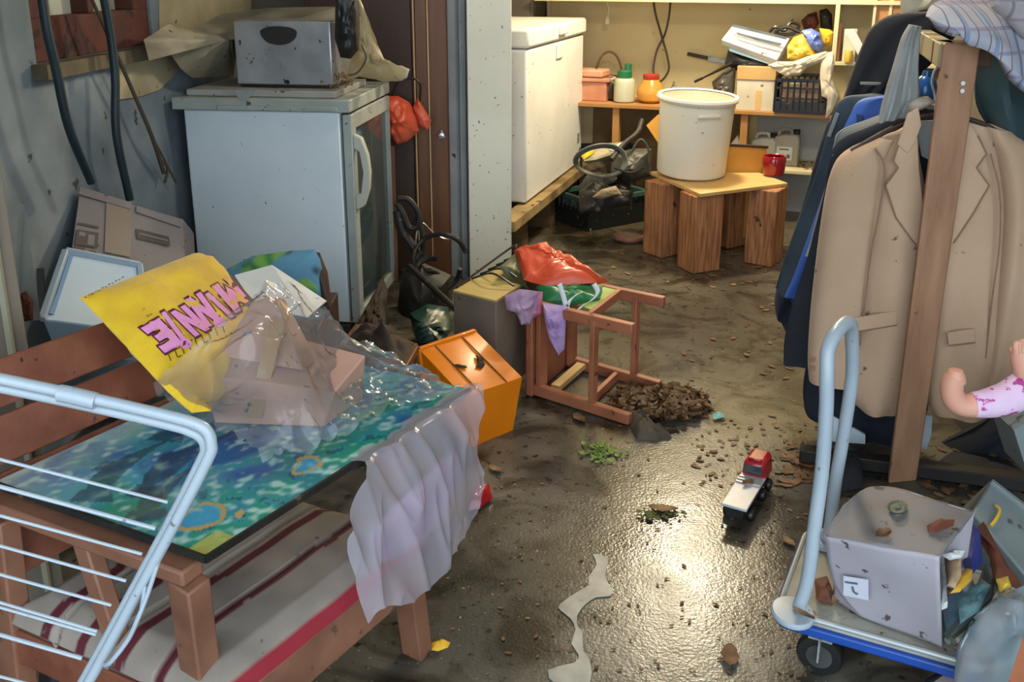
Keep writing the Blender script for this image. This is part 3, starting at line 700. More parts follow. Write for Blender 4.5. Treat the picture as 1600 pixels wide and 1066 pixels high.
# carton inside clear plastic on the board
cz = ZB+.008
k1 = Z(335, 662, cz); k2 = Z(505, 668, cz); 
cx_ = (k2-k1); cl_ = cx_.length; cx_.normalize(); cy_ = V((-cx_.y, cx_.x, 0))
bx = thing('shoe_box', k1+cx_*.12+cy_*.07, 'pinkish brown cardboard carton wrapped in clear plastic on the picture board', 'box')
def K(s, t, z): return k1+cx_*s+cy_*t+V((0, 0, z))
b = MB(); b.hexa([K(0,0,0),K(cl_,0,0),K(cl_+.05,.13,0),K(-.01,.15,0)], [K(-.015,.0,.10),K(cl_+.03,.0,.08),K(cl_+.06,.13,.10),K(-.01,.15,.16)]); b.build('carton', mat('pink_card', '#b8907c', '#a8806c', 5, .8, spots=.03), bx, bevel=.004)
b = MB(); b.hexa([K(-.0,.05,.12),K(cl_*.8,.04,.10),K(cl_*.85,.10,.10),K(.02,.12,.14)], [K(.06,.09,.225),K(cl_*.5,.09,.225),K(cl_*.55,.12,.225),K(.08,.12,.225)]); b.build('flap', mat('pink_card', '#b08878'), bx, bevel=.004)
b = MB(); b.hexa([K(.07,-.012,.02),K(.10,-.012,.02),K(.10,.0,.02),K(.07,.0,.02)], [K(.11,.05,.2),K(.14,.05,.2),K(.14,.08,.2),K(.11,.08,.2)]); b.build('tape', M_card2, bx)

# clear plastic sheet: over the carton, across the board, hanging down its right edge
def creased(mb, outline_rows, m, name, amp, fr, seed, n=110, rows=100, flat_=True):
    R = [catmull(r, 6) for r in outline_rows]
    def at(P, t):
        x = t*(len(P)-1); i = min(int(x), len(P)-2); return P[i].lerp(P[i+1], x-i)
    def rg(p, f, sx, pw=3.2):
        a_ = p.dot(dW)*f; b_ = (p.dot(dD)*f*.6 if flat_ else 0)+p.z*f*(.5 if flat_ else .22)
        return (1-min(1, abs(noise.noise(V((a_+sx+.35*b_, b_, sx))))*2.0))**pw
    def fn(i, j):
        col = catmull([at(r, i) for r in R], 4); p = at(col, j)
        h = rg(p, fr, seed)*amp*1.3+rg(p, fr*2.1, seed+7)*amp*.7+noise.noise(p*fr*.6+V((seed,0,0)))*amp
        return p+(V((0, 0, 1)) if flat_ else -dD)*(h+amp*.3)+V((noise.noise(p*fr+V((0,9,seed)))*amp*.25,)*3)
    mb.grid(fn, n, rows)
def on(px, py, z): return Z(px, py, z)
bg_ = MB()
rows_ = [[on(240,600,ZB+.12),on(300,560,ZB+.19),on(370,500,ZB+.24),on(425,458,ZB+.27),on(462,462,ZB+.25),on(510,492,ZB+.2)],
         [on(252,635,ZB+.06),on(300,600,ZB+.14),on(372,545,ZB+.23),on(430,505,ZB+.25),on(490,505,ZB+.2),on(560,548,ZB+.08)],
         [on(290,655,ZB+.03),on(330,640,ZB+.10),on(390,600,ZB+.17),on(450,580,ZB+.17),on(530,560,ZB+.1),on(640,580,ZB+.03)],
         [on(330,668,ZB+.02),on(380,662,ZB+.05),on(430,650,ZB+.09),on(490,640,ZB+.08),on(580,600,ZB+.04),on(700,608,ZB+.02)],
         [on(410,735,ZB+.015),on(440,725,ZB+.018),on(470,715,ZB+.02),on(540,685,ZB+.02),on(620,650,ZB+.02),on(728,615,ZB+.02)]]
creased(bg_, rows_, None, '', .016, 13, 3)
wrap = thing('plastic_sheet', Bp(.6, .3, .01), 'clear crumpled plastic sheet over the carton and hanging down the board edge', 'sheet')
bg_.build('wrapped_part', M_clear, wrap, ang=80)
dr_ = MB()
e = lambda u, o=.02: Bp(u, 0, .012)-dD*o
def hang(px, py, u, o): # point hanging outside the board edge
    base = Bp(u, 0, 0)-dD*o; nn = -dD; return PL(px, py, base, nn)
rows2 = [[Bp(.47,.04,.014),Bp(.6,.04,.014),Bp(.72,.05,.014),Bp(.85,.05,.014),Bp(1.0,.04,.014)],
         [e(.47),e(.6),e(.72),e(.85),e(1.01)],
         [hang(532,820,.5,.04),hang(585,800,.6,.05),hang(640,770,.75,.06),hang(690,730,.9,.05),hang(738,690,1.0,.03)],
         [hang(545,900,.5,.05),hang(595,880,.6,.07),hang(650,850,.75,.07),hang(700,810,.9,.06),hang(748,745,1.0,.03)],
         [hang(566,972,.5,.05),hang(588,945,.6,.07),hang(640,940,.75,.08),hang(690,885,.9,.06),hang(738,800,1.0,.03)]]
creased(dr_, rows2, None, '', .011, 8, 8, 140, 90, False)
dr_.build('hanging_part', M_milky, wrap, ang=80)
b = MB(); b.puff([hang(570,840,.6,.01),hang(640,770,.75,.01),hang(715,700,.95,.01),hang(722,760,.95,.01),hang(660,850,.8,.01),hang(600,880,.6,.01)], -dD, .015, .012, 6, .02, 10)
tag(b.build('lilac_cloth', M_lilac, label='lilac cloth seen through the hanging milky plastic', cat='cloth'))

# red thing + yellow leaf
b = MB(); b.puff([Z(732,780,.02),Z(745,762,.03),Z(768,762,.02),Z(770,778,.01),Z(750,795,.01),Z(732,798,.01)], (0,0,1), .03, .012, 6, .008, 20)
tag(b.build('red_cloth', M_red, label='small crimson cloth on the floor right of the hanging plastic', cat='cloth'))
b = MB(); b.puff([Z(672,1008,.0),Z(690,1000,.0),Z(704,1004,.0),Z(700,1012,.0),Z(684,1018,.0),Z(674,1016,.0)], (0,0,1), .01, .001, 4, .003, 60)
tag(b.build('yellow_leaf', mat('yellow_leaf', '#d8a51e'), label='bright yellow leaf on the wet floor at the foot of the chair leg', cat='leaf'))

# paper sheets and painted board behind the carton
b = MB(); q = [(345,425),(395,400),(455,392),(492,390),(500,405),(515,470),(520,500),(440,500),(350,480)]
pbp = [Y(x, y, 2.95+(.0)) for x, y in q]
b.puff(pbp, (0,-1,.1), .05, .02, 8, .006, 12)
def tcol(p):
    g = nz(p, 9); g2 = nz(p, 22, 4)
    c = srgb('#5c8fa8') if g < 0 else (srgb('#3f7f4a') if g2 > -.1 else srgb('#79a84a'))
    if g2 > .35: c = srgb('#23382a')
    return c
tag(b.build('painted_cushion', mat('painted_vc', '#fff', vcol=True, rough=.7), cols=tcol, label='green and blue patterned cushion against the fridge front', cat='cushion'))
b = MB(); b.puff([Y(484,392,2.98),Y(500,395,2.98),Y(512,425,2.96),Y(520,490,2.9),Y(508,500,2.9),Y(500,450,2.95)], (0,-1,0), .02, .03, 6)
tag(b.build('dark_roll', M_vdwood, label='dark brown rolled edge beside the green and blue cushion', cat='roll'))
b = MB(); b.prism([Y(366,430,2.7),Y(425,414,2.75),Y(510,470,2.7),Y(480,496,2.6),Y(400,480,2.6)], V((0,.012,-.006)))
tag(b.build('paper_sheet', M_paper, label='white paper sheet propped between the yellow cushion and the carton', cat='paper'))

# cartons by the left wall
bc = thing('cardboard_box', LW(190, 470, .2), 'grey printed cardboard box with torn top leaning at the left wall', 'box')
fy = 3.0
pts = [Y(126,292,3.05),Y(282,345,3.25),Y(290,395,3.15),Y(205,405,2.9),Y(105,385,2.85)]
nrm = (pts[1]-pts[0]).cross(pts[4]-pts[0]).normalized(); nrm = nrm if nrm.y < 0 else -nrm
b = MB(); P4 = [Y(124,296,3.05), Y(286,342,3.28), Y(294,520,2.98), Y(96,500,2.66)]
b.prism(P4, V((0,.10,-.08))); b.build('body', M_card, bc, bevel=.004)
nf = (P4[1]-P4[0]).cross(P4[3]-P4[0]).normalized(); nf = nf if nf.y < 0 else -nf
def onb(x, y, e=.003): return PL(x, y, P4[0]+nf*e, nf)
b = MB(); b.prism([onb(166,312),onb(206,325),onb(203,402),onb(163,394)], nf*.001); b.build('tape', mat('tape_brown', '#6d6058', rough=.4), bc)
for q in ([(124,292),(205,318),(203,328),(122,304)], [(212,322),(284,345),(282,356),(212,332)]):
    b = MB(); b.prism([onb(*p, .002) for p in q], nf*.004); b.build('torn_flap', M_card, bc)
M_prt = mat('box_print', '#4b4442', rough=.7)
for q in ([(122,347),(155,354),(154,357),(121,350)], [(120,358),(154,364),(152,388),(117,382)], [(212,357),(264,370),(266,385),(214,373)], [(116,384),(133,387),(132,392),(115,389)], [(140,391),(150,393),(150,396),(139,394)]):
    b = MB(); b.prism([onb(*p, .0035) for p in q], nf*.0006); b.build('print', M_prt, bc)
for q in ([(124,362),(134,364),(133,370),(123,368)], [(138,366),(148,368),(147,384),(136,382)], [(218,364),(262,375),(262,377),(218,366)]):
    b = MB(); b.prism([onb(*p, .0045) for p in q], nf*.0006); b.build('print', M_card, bc)
bb = thing('storage_box', LW(150, 500, .3), 'pale blue plastic box with raised rim behind the wooden chair back', 'box')
P5 = [Y(103,392,2.62), Y(218,414,2.75), Y(232,520,2.6), Y(66,500,2.42)]
b = MB(); b.prism(P5, V((0,.05,-.12))); b.build('body', mat('paleblue', '#bcd2e2', '#aac4d8', 4, .4), bb, bevel=.004)
b = MB()
for i in range(4):
    if i != 2: b.bar(P5[i], P5[(i+1)%4], .018, .02)
b.build('rim', mat('rim_white', '#aabecd', rough=.4), bb, bevel=.003)
b = MB(); nf2 = (P5[1]-P5[0]).cross(P5[3]-P5[0]).normalized(); nf2 = nf2 if nf2.y < 0 else -nf2
b.prism([PL(x, y, P5[0]+nf2*.003, nf2) for x, y in ((108,398),(88,460),(76,490),(84,492),(114,401))], nf2*.002)
b.build('blue_stripe', mat('midblue', '#4f86b8', rough=.4), bb)
# broken white board at far left with rust
wb = thing('broken_board', LW(48, 480, .1), 'white board with a broken rusty edge beside the weathered door leaf', 'board')
b = MB(); b.prism([Y(38,320,2.5),Y(46,380,2.45),Y(56,440,2.4),Y(64,500,2.4),Y(30,505,2.4),Y(30,400,2.45)], V((-.02,.02,0))); b.build('panel', mat('board_white', '#c2c3b8', '#a9aaa0', 4, .7), wb)
b = MB(); b.puff([Y(28,462,2.38),Y(40,455,2.38),Y(52,470,2.38),Y(52,500,2.38),Y(28,505,2.38)], (0,-1,0), .015, .005, 5, .015, 30); b.build('rusty_edge', M_rust, wb)
b = MB(); b.bar(Y(63,420,2.7), Y(66,485,2.65), .018, .02); tag(b.build('dark_strip', M_black, label='short dark strip standing behind the pale blue box', cat='strip'))

# ================================================================== DRYING RACK
ry = 1.06
def R(px, py, dy=0): return Y(px, py, ry+dy)
dk = thing('drying_rack', V((-.7, ry, 0)), 'white folding clothes drying rack with thin rods in the left foreground', 'drying rack')
for dx, dy, do in ((0, 0, 0), (-9, 13, .012)):
    b = MB(); b.tube([R(-260,535+dy,do),R(-80,575+dy,do),R(0,592+dy,do),R(150,624+dy,do),R(270,652+dy,do),R(302+dx*.5,661+dy,do),R(322+dx,672+dy*.8,do),R(330+dx,694+dy*.3,do),R(322+dx,724,do),R(250+dx,862,do),R(130+dx,1082,do),R(-60+dx,1420,do),R(-140+dx,1562,do)], .0072, 12, k=8)
    b.build('frame_tube', M_tubew, dk)
rods = [((-180,672),(262,785)),((-180,712),(243,826)),((-180,757),(222,866)),((-180,803),(197,908)),((-180,848),(174,946)),((-180,888),(152,987)),((-180,898),(150,992)),((-180,940),(128,1029)),((-180,1010),(60,1073))]
for a, c in rods:
    b = MB(); b.tube([R(*a), R(*c)], .0021 if a[1] not in (712,940) else .0028, 8, smooth=False); b.build('rod', M_tubew, dk)
b = MB(); b.tube([R(249,872,.0),R(232,925,-.01),R(215,968,-.02),R(200,1000,-.02),R(172,1036,-.02),R(160,1038,0)], .003, 8); b.tube([R(228,910),R(222,950,-.015)], .003, 8, smooth=False); b.build('wire_loop', M_tubew, dk)
b = MB(); b.tube([R(92,614),R(108,617),R(150,627)], .0105, 12); b.build('joint_sleeve', M_tubew, dk)
b = MB(); b.tube([R(-260,535), R(-400,800), R(-560,1520)], .008, 10, smooth=False); b.build('frame_tube', M_tubew, dk)

# clutter below the chair
b = MB(); b.puff([Z(60,1000,.12),Z(120,985,.12),Z(160,1030,.1),Z(150,1075,.05),Z(60,1080,.05)], (0,0,1), .05, .1, 6, .03, 14); tag(b.build('dark_bag', M_black, ang=60, label='crumpled black bag on the floor under the garden chair', cat='bag'))
b = MB(); b.puff([Z(105,990,.14),Z(140,985,.14),Z(150,1010,.12),Z(125,1030,.12)], (0,-.3,1), .02, .03, 5, .02, 20); tag(b.build('grey_rag', M_lgrey, label='light grey rag on the black bag under the garden chair', cat='rag'))
b = MB(); b.puff([Z(135,1050,.06),Z(165,1035,.08),Z(185,1050,.06),Z(175,1090,.02),Z(140,1095,.02)], (0,-.3,1), .02, .04, 5, .01, 20); tag(b.build('blue_cloth', mat('palecyan', '#7ab4c0', rough=.7), label='pale turquoise cloth at the drying rack foot', cat='cloth'))
random.seed(8); b = MB()
for i in range(90):
    p = Z(random.uniform(185,290), random.uniform(1020,1100), random.uniform(.0,.07)); a = random.gauss(.4,.5); d = V((cos(a), sin(a), random.uniform(-.2,.2)))*random.uniform(.04,.10)
    b.tube([p-d/2, p+V((0,0,.008)), p+d/2], .003, 4, k=2)
tag(b.build('straw', M_straw, label='loose straw on the floor between the drying rack and the chair leg', cat='straw', kind='stuff'))
b = MB(); b.puff([Cp(.22,-.02,.27),Cp(.45,-.03,.30),Cp(.47,.02,.28),Cp(.36,.05,.20),Cp(.2,.02,.21)], -dD, .03, .02, 6, .01, 20)
tag(b.build('mint_bag', M_mint, label='mint green bag sagging below the front rail of the garden chair', cat='bag'))

zk_ = Y(430, 508, 2.95).z; b = MB(); q0_ = Y(352, 520, 3.06); q1_ = Y(512, 520, 3.06)
b.hexa([V((q0_.x,2.9,0)),V((q1_.x,2.9,0)),V((q1_.x,3.28,0)),V((q0_.x,3.28,0))],[V((q0_.x,2.9,zk_)),V((q1_.x,2.9,zk_)),V((q1_.x,3.28,zk_)),V((q0_.x,3.28,zk_))])
tag(b.build('dark_carton', M_vdwood, bevel=.004, label='dark carton on the floor behind the picture board, before the fridge', cat='box'))
# ================================================================== ORANGE CRATE
A = Z(735,700,.0); B = Z(801,672,.0); Cq = Z(815,590,.19); Dq = Z(725,620,.19)
up = V((0,0,1))
E2 = Z(742,517,.30); F2 = Z(655,546,.30); dep = ((E2-Cq)+(F2-Dq))/2
G2 = E2+(B-Cq)*1.08; H2 = F2+(A-Dq)*1.08
G2.z = max(.02, G2.z); H2.z = max(.02, H2.z)
oc = thing('plastic_crate', (A+B+G2+H2)/4-V((0,0,((A+B+G2+H2)/4).z)), 'orange plastic crate tipped on its side beside the wooden stool', 'crate')
b = MB(); b.add([A,B,Cq,Dq,H2,G2,E2,F2], [(0,1,2,3),(3,2,6,7),(0,4,5,1),(1,5,6,2),(0,3,7,4)])
ob_ = b.build('shell', M_orange, oc, solid=.004, bevel=.006)
b = MB(); 
for p, q in ((H2,G2),(G2,E2),(E2,F2),(F2,H2)): b.bar(p, q, .016, .014)
b.build('rim', M_orange, oc, bevel=.003)
b = MB(); nface = (Cq-Dq).cross(F2-Dq).normalized(); nface = nface if nface.z > 0 else -nface
for t in (.25, .73): b.bar(Dq.lerp(Cq, t)+nface*.003, F2.lerp(E2, t)+nface*.003, .004, .003)
b.build('groove_line', mat('groove', '#6b3a0c'), oc)
b = MB(); fx = lambda s, t: Dq.lerp(Cq, s).lerp(F2.lerp(E2, s), t)+nface*.004
for P in ([fx(.50,.40),fx(.56,.34),fx(.66,.38),fx(.72,.50),fx(.66,.60),fx(.63,.52),fx(.58,.44)], ):
    b.puff(P, nface, .006, 0, 5, .004, 60, sub=3)
b.build('mud', M_dirt, oc)
b = MB(); b.puff([fx(.22,.56),fx(.26,.48),fx(.38,.42),fx(.40,.47),fx(.30,.54)], nface, .005, 0, 5, .003, 60, sub=3)
b.build('mud', M_dirt, oc)

# ================================================================== CARTON under bags
bt = thing('carton', Z(790,600,0), 'grey damp carton with a yellowish lid between the orange crate and the stool', 'box')
q0 = Z(708,457,.36); q1 = Z(775,473,.36); q2 = Z(862,418,.36); q3 = q0+(q2-q1)
b = MB(); b.hexa([V((p.x, p.y, 0)) for p in (q0,q1,q2,q3)], [q0,q1,q2,q3]); b.build('body', mat('damp_card','#77695a','#5f5346',4,.8,spots=.05), bt, bevel=.004)
b = MB(); b.hexa([p+V((0,0,.001)) for p in (q0,q1,q2,q3)], [p+V((0,0,.008)) for p in (q0,q1,q2,q3)]); b.build('lid', mat('yellow_lid','#bda764','#a8914f',4,.6), bt)
rk = thing('dish_rack', q0.lerp(q2,.5)+V((0,0,.01)), 'black metal dish rack on the yellowish lid of the damp carton', 'rack')
for k in range(5):
    t = .3+k*.14; b = MB(); b.tube([q0.lerp(q3,t)+V((0,0,.012)), q0.lerp(q3,t).lerp(q1.lerp(q2,t),.5)+V((0,0,.05)), q1.lerp(q2,t)+V((0,0,.02))], .004, 6); b.build('bar', M_black, rk)
b = MB(); b.tube([q0.lerp(q3,.05)+V((0,0,.012)), q0.lerp(q3,1)+V((0,0,.05)), Z(806,388,.42)], .0045, 6); b.build('rail', M_black, rk)

# ================================================================== STOOL lying on its side
s1 = Z(985,655,.022); s0_ = Z(835,610,.022); s3 = Z(1032,603,.022)
Ld = (s1-s0_).normalized(); Wd = (s3-s1); WL = Wd.length; Wd.normalize(); LL = (s1-s0_).length; HT = .325
def Sp(l, w_, h): return s0_+Ld*l+Wd*w_+V((0,0,h))
st = thing('stool', Sp(LL/2, WL/2, -.02), 'reddish wooden stool lying on its side on the wet floor', 'stool')
for (w_, h) in ((0,0),(WL,0),(0,HT),(WL,HT)):
    b = MB(); b.bar(Sp(.0, w_*.96+.005, h*.97+.005), Sp(LL, w_, h), .03, .04, taper=.92); b.build('leg', M_stool, st, bevel=.003)
for w_, h0, h1, l in ((0,0,HT,.62),(WL,0,HT,.72),):
    b = MB(); b.bar(Sp(LL*l, w_, h0), Sp(LL*l, w_, h1), .034, .018, Ld); b.build('stretcher', M_stool, st, bevel=.002)
for h in (HT, 0.0):
    b = MB(); b.bar(Sp(LL*.55, 0, h), Sp(LL*.55, WL, h), .018, .034); b.build('stretcher', M_stool, st, bevel=.002)
b = MB(); b.hexa([Sp(-.03,-.02,-.02),Sp(.0,-.02,-.02),Sp(.0,WL+.02,-.02),Sp(-.03,WL+.02,-.02)], [Sp(-.03,-.02,HT+.02),Sp(0,-.02,HT+.02),Sp(0,WL+.02,HT+.02),Sp(-.03,WL+.02,HT+.02)]); b.build('seat', M_stool, st, bevel=.006)
for w_ in (.02, WL-.02):
    b = MB(); b.bar(Sp(.02, w_, 0), Sp(.02, w_, HT), .05, .018, Ld); b.build('apron', M_stool, st, bevel=.002)
b = MB(); b.bar(Z(868,606,.02), Z(912,568,.03), .035, .02); tag(b.build('batten', M_ply, label='pale bare wood slat lying on the floor inside the tipped stool', cat='slat'))

# bags on top of the stool and carton
ht = .42
b = MB(); b.puff([Z(802,392,ht),Z(830,386,ht+.03),Z(852,385,ht+.03),Z(890,402,ht+.02),Z(925,424,ht),Z(952,441,ht-.02),Z(935,442,ht-.03),Z(850,447,ht-.03),Z(818,437,ht-.02)], (0,-.45,.9), .05, .02, 12, .02, 13)
tag(b.build('red_bag', M_bagred2, ang=50, label='orange-red shopping bag spread on top of the tipped stool and carton', cat='bag'))
b = MB(); b.puff([Z(780,418,ht),Z(805,395,ht),Z(818,432,ht-.03),Z(826,452,ht-.06),Z(800,440,ht-.05)], (0,-.5,.8), .02, .02, 6, .01, 20)
tag(b.build('olive_bag', mat('olive', '#5d5f3c', '#49492c', 7, .5), label='small olive bag tucked under the left corner of the orange-red bag', cat='bag'))
tt = thing('tote_bag', Z(890,470,.33), 'green tote bag with white handles on the tipped stool', 'bag')
ht = .365
b = MB(); b.puff([Z(838,448,ht+.02),Z(900,445,ht+.02),Z(945,446,ht),Z(938,470,ht-.02),Z(905,476,ht-.03),Z(880,478,ht-.03),Z(850,474,ht-.02)], (0,-.6,.8), .03, .02, 8, .015, 18); b.build('body', M_green, tt, ang=50)
def ribbon(pts, wd, axis):
    mb = MB(); P = catmull(pts, 6); vs = []; 
    for p in P: vs += [p-V(axis)*wd/2, p+V(axis)*wd/2]
    mb.add(vs, [(2*i, 2*i+1, 2*i+3, 2*i+2) for i in range(len(P)-1)]); return mb
hy = Z(890,470,ht).y-.06
for q in (((874,444),(880,462),(886,482),(896,490),(910,478),(926,468),(934,456),(928,444)), ((884,490),(890,470),(905,458))):
    r_ = ribbon([Y(x, y, hy-.01) for x, y in q], .017, (.9,0,.45)); r_.build('handle', M_wstrap, tt, solid=.003)
b = MB(); b.prism([Z(932,446,ht),Z(968,454,ht),Z(926,485,ht-.03),Z(908,478,ht-.03)], V((0,0,-.008)))
tag(b.build('leaflet', M_lime, label='green leaflet lying beside the white handles of the tote bag', cat='leaflet'))
yy = Z(880,520,.2).y-.10
yy = Sp(0,-.06,0).y
b = MB(); b.puff([Y(788,462,yy),Y(812,452,yy),Y(842,455,yy),Y(838,480,yy),Y(828,506,yy),Y(814,508,yy),Y(806,488,yy),Y(792,484,yy)], (0,-1,0), .025, .02, 8, .018, 22)
tag(b.build('lilac_cloth', M_lilac, ang=50, label='lilac cloth drooping over the corner of the damp carton', cat='cloth'))
b = MB(); b.puff([Y(822,455,yy+.02),Y(848,456,yy+.02),Y(846,490,yy+.02),Y(830,500,yy+.02),Y(820,485,yy+.02)], (0,-1,0), .02, .015, 6, .015, 22)
tag(b.build('pink_cloth', M_pinkc, label='dark pink cloth hanging between the lilac cloths of the tipped stool', cat='cloth'))
b = MB(); b.puff([Y(848,474,yy-.02),Y(886,478,yy-.02),Y(884,510,yy-.02),Y(882,545,yy-.02),Y(872,556,yy-.02),Y(858,530,yy-.02),Y(852,505,yy-.02)], (0,-1,0), .02, .015, 8, .015, 22)
tag(b.build('floral_cloth', M_purple, label='purple flowered cloth hanging below the green tote bag', cat='cloth'))

# ================================================================== FLOOR BITS
def leafmesh(mb, c, L_, ang, tilt=.2, cup=.2):
    d = V((cos(ang), sin(ang), 0)); s = V((-sin(ang), cos(ang), 0)); n = 6; vs = []
    R3 = Matrix.Rotation(tilt, 3, d)
    for i in range(n+1):
        t = i/n; w_ = L_*.32*sin(pi*min(1, t*.92+.04))**.8*(1 if i % 2 else .78)
        for k in (-1, 0, 1):
            vs.append(V(c)+R3@(d*(t-.5)*L_+s*w_*k+V((0,0,cup*L_*(abs(k)*.35+(t-.5)**2))))+V((0,0,.002)))
    mb.add(vs, [(i*3+k, i*3+k+1, (i+1)*3+k+1, (i+1)*3+k) for i in range(n) for k in (0, 1)])
random.seed(5)
for mm, nn, lb in ((M_leaf, 330, 'heap of wet brown dead leaves beside the tipped stool legs'),):
    b = MB()
    for i in range(nn):
        a = random.random()*6.28; r_ = sqrt(random.random()); x = 1030+78*r_*cos(a)+10*sin(a); y = 632+30*r_*sin(a)
        h = .055*(1-r_)*random.random()
        leafmesh(b, Z(x, y, h), random.uniform(.025,.06), random.random()*6.28, random.uniform(-.8,.8), random.uniform(.1,.9))
    tag(b.build('leaf_heap', mm, label=lb, cat='leaves', kind='stuff'))
b = MB()
for i in range(110):
    a = random.random()*6.28; r_ = sqrt(random.random()); x = 1035+75*r_*cos(a); y = 630+28*r_*sin(a)
    leafmesh(b, Z(x, y, .02+.05*(1-r_)), random.uniform(.02,.055), random.random()*6.28, random.uniform(-.8,.8), .5)
tag(b.build('leaf_heap', M_leaf2, label='paler leaves lying on the brown leaf heap by the tipped stool', cat='leaves', kind='stuff'))
b = MB(); b.puff([Z(985,640,.02),Z(1005,648,.04),Z(1035,672,.02),Z(1050,685,.0),Z(1030,690,.0),Z(995,688,.0),Z(985,670,.0)], (0,-.2,1), .035, .0, 7, .02, 18)
tag(b.build('muddy_rag', mat('muddy_rag','#5b4f42','#463c30',7,.8,bump=.5), ang=60, label='muddy grey-brown rag on the floor at the end of the stool leg', cat='rag'))
# littered scraps
b = MB()
def scat(n, x0, x1, y0, y1, l0=.006, l1=.018):
    for i in range(n): leafmesh(b, Z(random.uniform(x0,x1), random.uniform(y0,y1), .001), random.uniform(l0,l1), random.random()*6.28, random.uniform(-.15,.15), .06)
scat(110, 760, 1260, 680, 1060); scat(60, 1080, 1290, 650, 760, .008, .028); scat(60, 940, 1230, 380, 450, .012,.03); scat(40, 640, 1000, 640, 1060); scat(60, 1220, 1290, 700, 760, .02,.05); scat(60, 1440, 1590, 700, 800, .02,.05)
scat(40, 1060, 1240, 420, 600, .015, .04)
tag(b.build('leaf_litter', M_leaf, label='scattered dark leaf scraps strewn over the wet concrete floor', cat='leaves', kind='stuff'))
b = MB(); scat(70, 760, 1260, 660, 1060, .005,.014); scat(50, 1080, 1290, 650, 760, .01, .03); scat(30, 950, 1230, 385, 450, .02,.05)
tag(b.build('leaf_litter', M_leaf2, label='pale specks and leaf bits scattered over the wet concrete floor', cat='leaves', kind='stuff'))
b = MB()
for i in range(70): p = Z(random.gauss(938,14), random.gauss(708,6), .004); leafmesh(b, p, random.uniform(.012,.03), random.random()*6.28, random.uniform(-.7,.7), .4)
tag(b.build('grass_clump', M_moss, label='small flattened clump of green grass on the wet floor', cat='grass', kind='stuff'))
for lbl, x, y, L_, m_ in (('curled tan leaf lying alone in the middle of the wet floor', 1035, 797, .10, M_leaf2), ('tan leaf near the red cloth, left part of the wet floor', 775, 735, .07, M_leaf2), ('large brown leaf beside the stool leg and orange crate', 905, 655, .09, M_leaf2),
                    ('dark leaf in the glare at the bottom of the floor', 1140, 1027, .09, M_leaf), ('brown leaf between the toy truck and the trolley', 1232, 848, .06, M_leaf2), ('brown curled leaf near the foot of the white trolley handle', 1262, 728, .13, M_leaf)):
    b = MB(); leafmesh(b, Z(x, y, .004), L_*.8, random.random()*3, .12, .18); tag(b.build('dead_leaf', m_, label=lbl, cat='leaf'))
b = MB(); b.puff([Z(1113,649,.01),Z(1130,646,.01),Z(1132,652,.01),Z(1116,655,.01)], (0,0,1), .008, .0, 4, .01, 40)
tag(b.build('mint_scrap', M_mint, label='tiny mint green plastic scrap at the right end of the leaf heap', cat='scrap'))
# foam streak
def flat(pts, name, m, label, cat):
    b = MB(); P = catmull([Z(x, y, .0015) for x, y in pts]+[Z(*pts[0], .0015)], 2)[:-1]
    b.prism(P, V((0,0,.002))); return tag(b.build(name, m, smooth=False, label=label, cat=cat))
flat([(926,867),(941,868),(950,880),(945,902),(956,921),(954,932),(932,934),(915,945),(902,963),(903,982),(910,987),(911,1018),(921,1031),(921,1072),(871,1072),(856,1048),(897,1037),(904,1024),(893,1007),(899,985),(891,967),(875,954),(875,945),(902,926),(919,915),(920,902),(932,884)], 'foam_streak', M_foam, 'whitish foam streak on the wet floor reaching the bottom edge', 'foam')

# ================================================================== TOY TRUCK
t0 = Z(1146, 822, 0); t1 = Z(1188, 752, 0); td = (t1-t0).normalized(); ts = V((td.y, -td.x, 0)); TL = (t1-t0).length*1.0
def T(s, w_, z): return t0+td*s+ts*w_+V((0,0,z))
def tbx(mb, a, c, w0, w1, z0, z1, tp=0): return mb.hexa([T(a,w0,z0),T(c,w0,z0),T(c,w1,z0),T(a,w1,z0)], [T(a,w0+tp,z1),T(c-tp,w0+tp,z1),T(c-tp,w1-tp,z1),T(a,w1-tp,z1)])
tr = thing('toy_truck', T(TL/2,0,0), 'toy flatbed truck with red cab and silvery bed on the wet floor', 'toy truck')
b = MB(); tbx(b, -.01, TL*.68, -.036, .036, .058, .066); b.build('flatbed', M_truckw, tr, bevel=.002)
b = MB(); tbx(b, .0, TL*.98, -.026, .026, .022, .058); b.build('chassis', M_black, tr, bevel=.003)
b = MB(); tbx(b, TL*.64, TL, -.036, .036, .045, .112, .006); b.build('cab', M_truckred, tr, bevel=.012)
b = MB(); tbx(b, TL*.632, TL*.645, -.026, .026, .074, .100); b.build('rear_window', M_glass, tr)
b = MB(); 
for k in range(3): tbx(b, TL*(.44+.06*k), TL*(.46+.06*k), -.034, .034, .066, .071)
b.build('bed_rib', M_steel, tr)
for s in (.05, .17, TL*.85):
    for w_ in (-.034, .034):
        b = MB(); b.lathe([(.004,-.008),(.017,-.008),(.019,-.004),(.019,.004),(.017,.008),(.004,.008)], T(min(s,TL*.85),w_,.019), 16, Matrix(((ts.x, td.x, 0),(ts.y, td.y, 0),(0,0,1))) @ Matrix.Rotation(pi/2,3,'Y')); b.build('wheel', M_black, tr)
b = MB(); tbx(b, TL*.66, TL*.70, -.02, .02, .112, .12); b.build('roof_light', M_red, tr, bevel=.003)
b = MB(); leafmesh(b, T(TL*.45,0,.069), .04, .5, .1, .3); tag(b.build('dead_leaf', M_leaf, label='small brown leaf lying on the bed of the toy truck', cat='leaf'))

